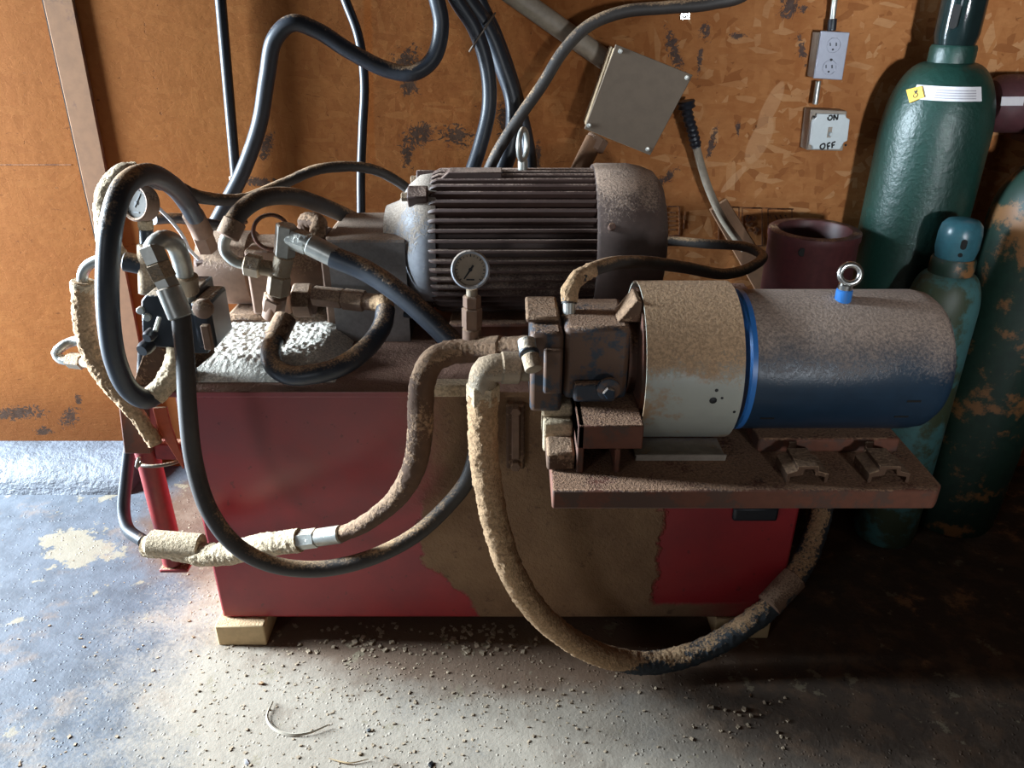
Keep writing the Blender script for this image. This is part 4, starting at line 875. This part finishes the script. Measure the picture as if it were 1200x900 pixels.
# maroon canister on the wall
mc = thing('wall_canister', 'dark maroon canister with small white label on the wall, upper right corner', 'canister', (1.22, 1.87, .97))
MB().lathe([(.02, 1.095), (.05, 1.10), (.062, 1.115), (.064, 1.14), (.064, 1.42), (.05, 1.45)], (0, 1.875, 1.035), (1, 0, 0), 36).build('canister_body', M['maroon2'], mc)
MB().box(1.20, 1.23, 1.86, 1.949, .95, .975).build('bracket', M['rust'], mc)
a = U(1175, 104, 1.82); b = U(1199, 116, 1.82)
MB().prism([Vector((a.x, 1.875-.063*math.cos(t_)-.0012, 1.035+.064*math.sin(t_))) for t_ in (.05, .2, .35)]+[Vector((a.x, 1.875-.063*math.cos(t_)+.001, 1.035+.063*math.sin(t_))) for t_ in (.35, .2, .05)], (.05, 0, 0)).build('label_sticker', M['label'], mc)
# maroon steel pipe
mp = thing('steel_casing', 'open-topped maroon steel casing pipe standing behind blue motor', 'pipe', (.705, 1.76, 0))
px_, py_ = .702, 1.755; ro, ri = .1, .080; zt = U(957, 268, py_).z
MB().lathe([(ro-.004, 0), (ro, .004), (ro, zt-.022), (ro+.003, zt-.018), (ro+.003, zt-.002), (ro, zt), (ri+.002, zt), (ri, zt-.003), (ri, zt-.45), (0, zt-.45)], (px_, py_, 0), (0, 0, 1), 56).build('pipe_wall', M['maroon'], mp)
a = U(943, 298, py_-ro); MB().cyl((a.x, py_-math.sqrt(ro**2-(a.x-px_)**2)+.003, a.z), (a.x, py_-math.sqrt(ro**2-(a.x-px_)**2)-.002, a.z), .010, 16).build('side_hole', M['shade_black'], mp)

# ------------------------------------------------------------------ floor debris
random.seed(11); g = MB()
def chip(p, s_):
    n_ = 6; b = len(g.v); M2 = Matrix.Rotation(random.random()*6.28, 4, 'Z')
    g.box(-s_*random.uniform(.5, 1), s_*random.uniform(.5, 1), -s_*random.uniform(.35, .8), s_*random.uniform(.35, .8), 0, s_*random.uniform(.3, .8), Matrix.Translation(p) @ M2)
    for k in range(b, len(g.v)):
        g.v[k] = g.v[k]+Vector((random.uniform(-.3, .3)*s_, random.uniform(-.3, .3)*s_, 0 if g.v[k].z < .0002 else random.uniform(-.2, .2)*s_)); g.v[k].z = max(.0002, g.v[k].z)
for k in range(1500):
    x = random.gauss(-.25, .36); y = random.uniform(.68, 1.27)
    if x < -.62: y = random.uniform(.8, 1.7)
    if -.60 < x < .57 and y > 1.24: continue
    if x > .45 and random.random() < .6: continue
    chip(Vector((x, y, 0)), random.choice((.0014, .0016, .002, .0026, .0035)))
for k in range(160):
    x = random.gauss(-.33, .13) if k % 2 else random.gauss(-.06, .06); y = random.uniform(1.21, 1.30); chip(Vector((x, y, 0)), random.uniform(.002, .0065))
for k in range(26):
    q = Uz(random.gauss(870, 45), random.gauss(835, 22), 0); chip(q, random.uniform(.002, .006))
tag(g.build('sawdust_crumbs', M['crumb'], smooth=False), 'loose crumbs and clumps of sawdust scattered on concrete before the tank', 'sawdust', kind='stuff')
def ribbon(pts, w, t_, twist=0):
    P_ = spline([Uz(x, y, h) for x, y, h in pts], .004); R_ = []
    for i, p in enumerate(P_):
        d = (P_[min(i+1, len(P_)-1)]-P_[max(i-1, 0)]).normalized(); s_ = Vector((0, 0, 1)).cross(d).normalized(); k = math.sin(PI*i/(len(P_)-1))*.7+.3
        s_ = s_*math.cos(twist*i)+Vector((0, 0, 1))*abs(math.sin(twist*i))
        R_.append([p+s_*w*k, p+Vector((0, 0, t_)), p-s_*w*k+Vector((0, 0, t_*.2))])
    return MB().rings(R_)
tag(ribbon([(320,822,.004),(313,840,.004),(320,853,.003),(340,861,.003),(362,859,.004),(385,850,.006)], .0035, .003, .03).build('wood_shaving', M['shav']), 'long curled wood shaving on the floor left of centre', 'wood shaving')
tag(ribbon([(385,889,.003),(410,894,.003),(432,890,.003)], .0016, .002).build('twig', M['wood']), 'thin brown splinter lying at the bottom edge of the floor', 'splinter')
for (x, y, s_, m_, lab) in ((289,893,.008,'label','tiny white paper scrap on floor at bottom left'),(432,857,.005,'ink','small dark chip right of the curled shaving'),(306,802,.006,'slat','small brown chip above the curled shaving'),(505,896,.006,'ink','dark chip at the bottom edge of the photo')):
    q = Uz(x, y, 0); g = MB(); random.seed(x); chip(q, s_); tag(g.build('floor_chip', M[m_], bevel=.0006), lab, 'chip')
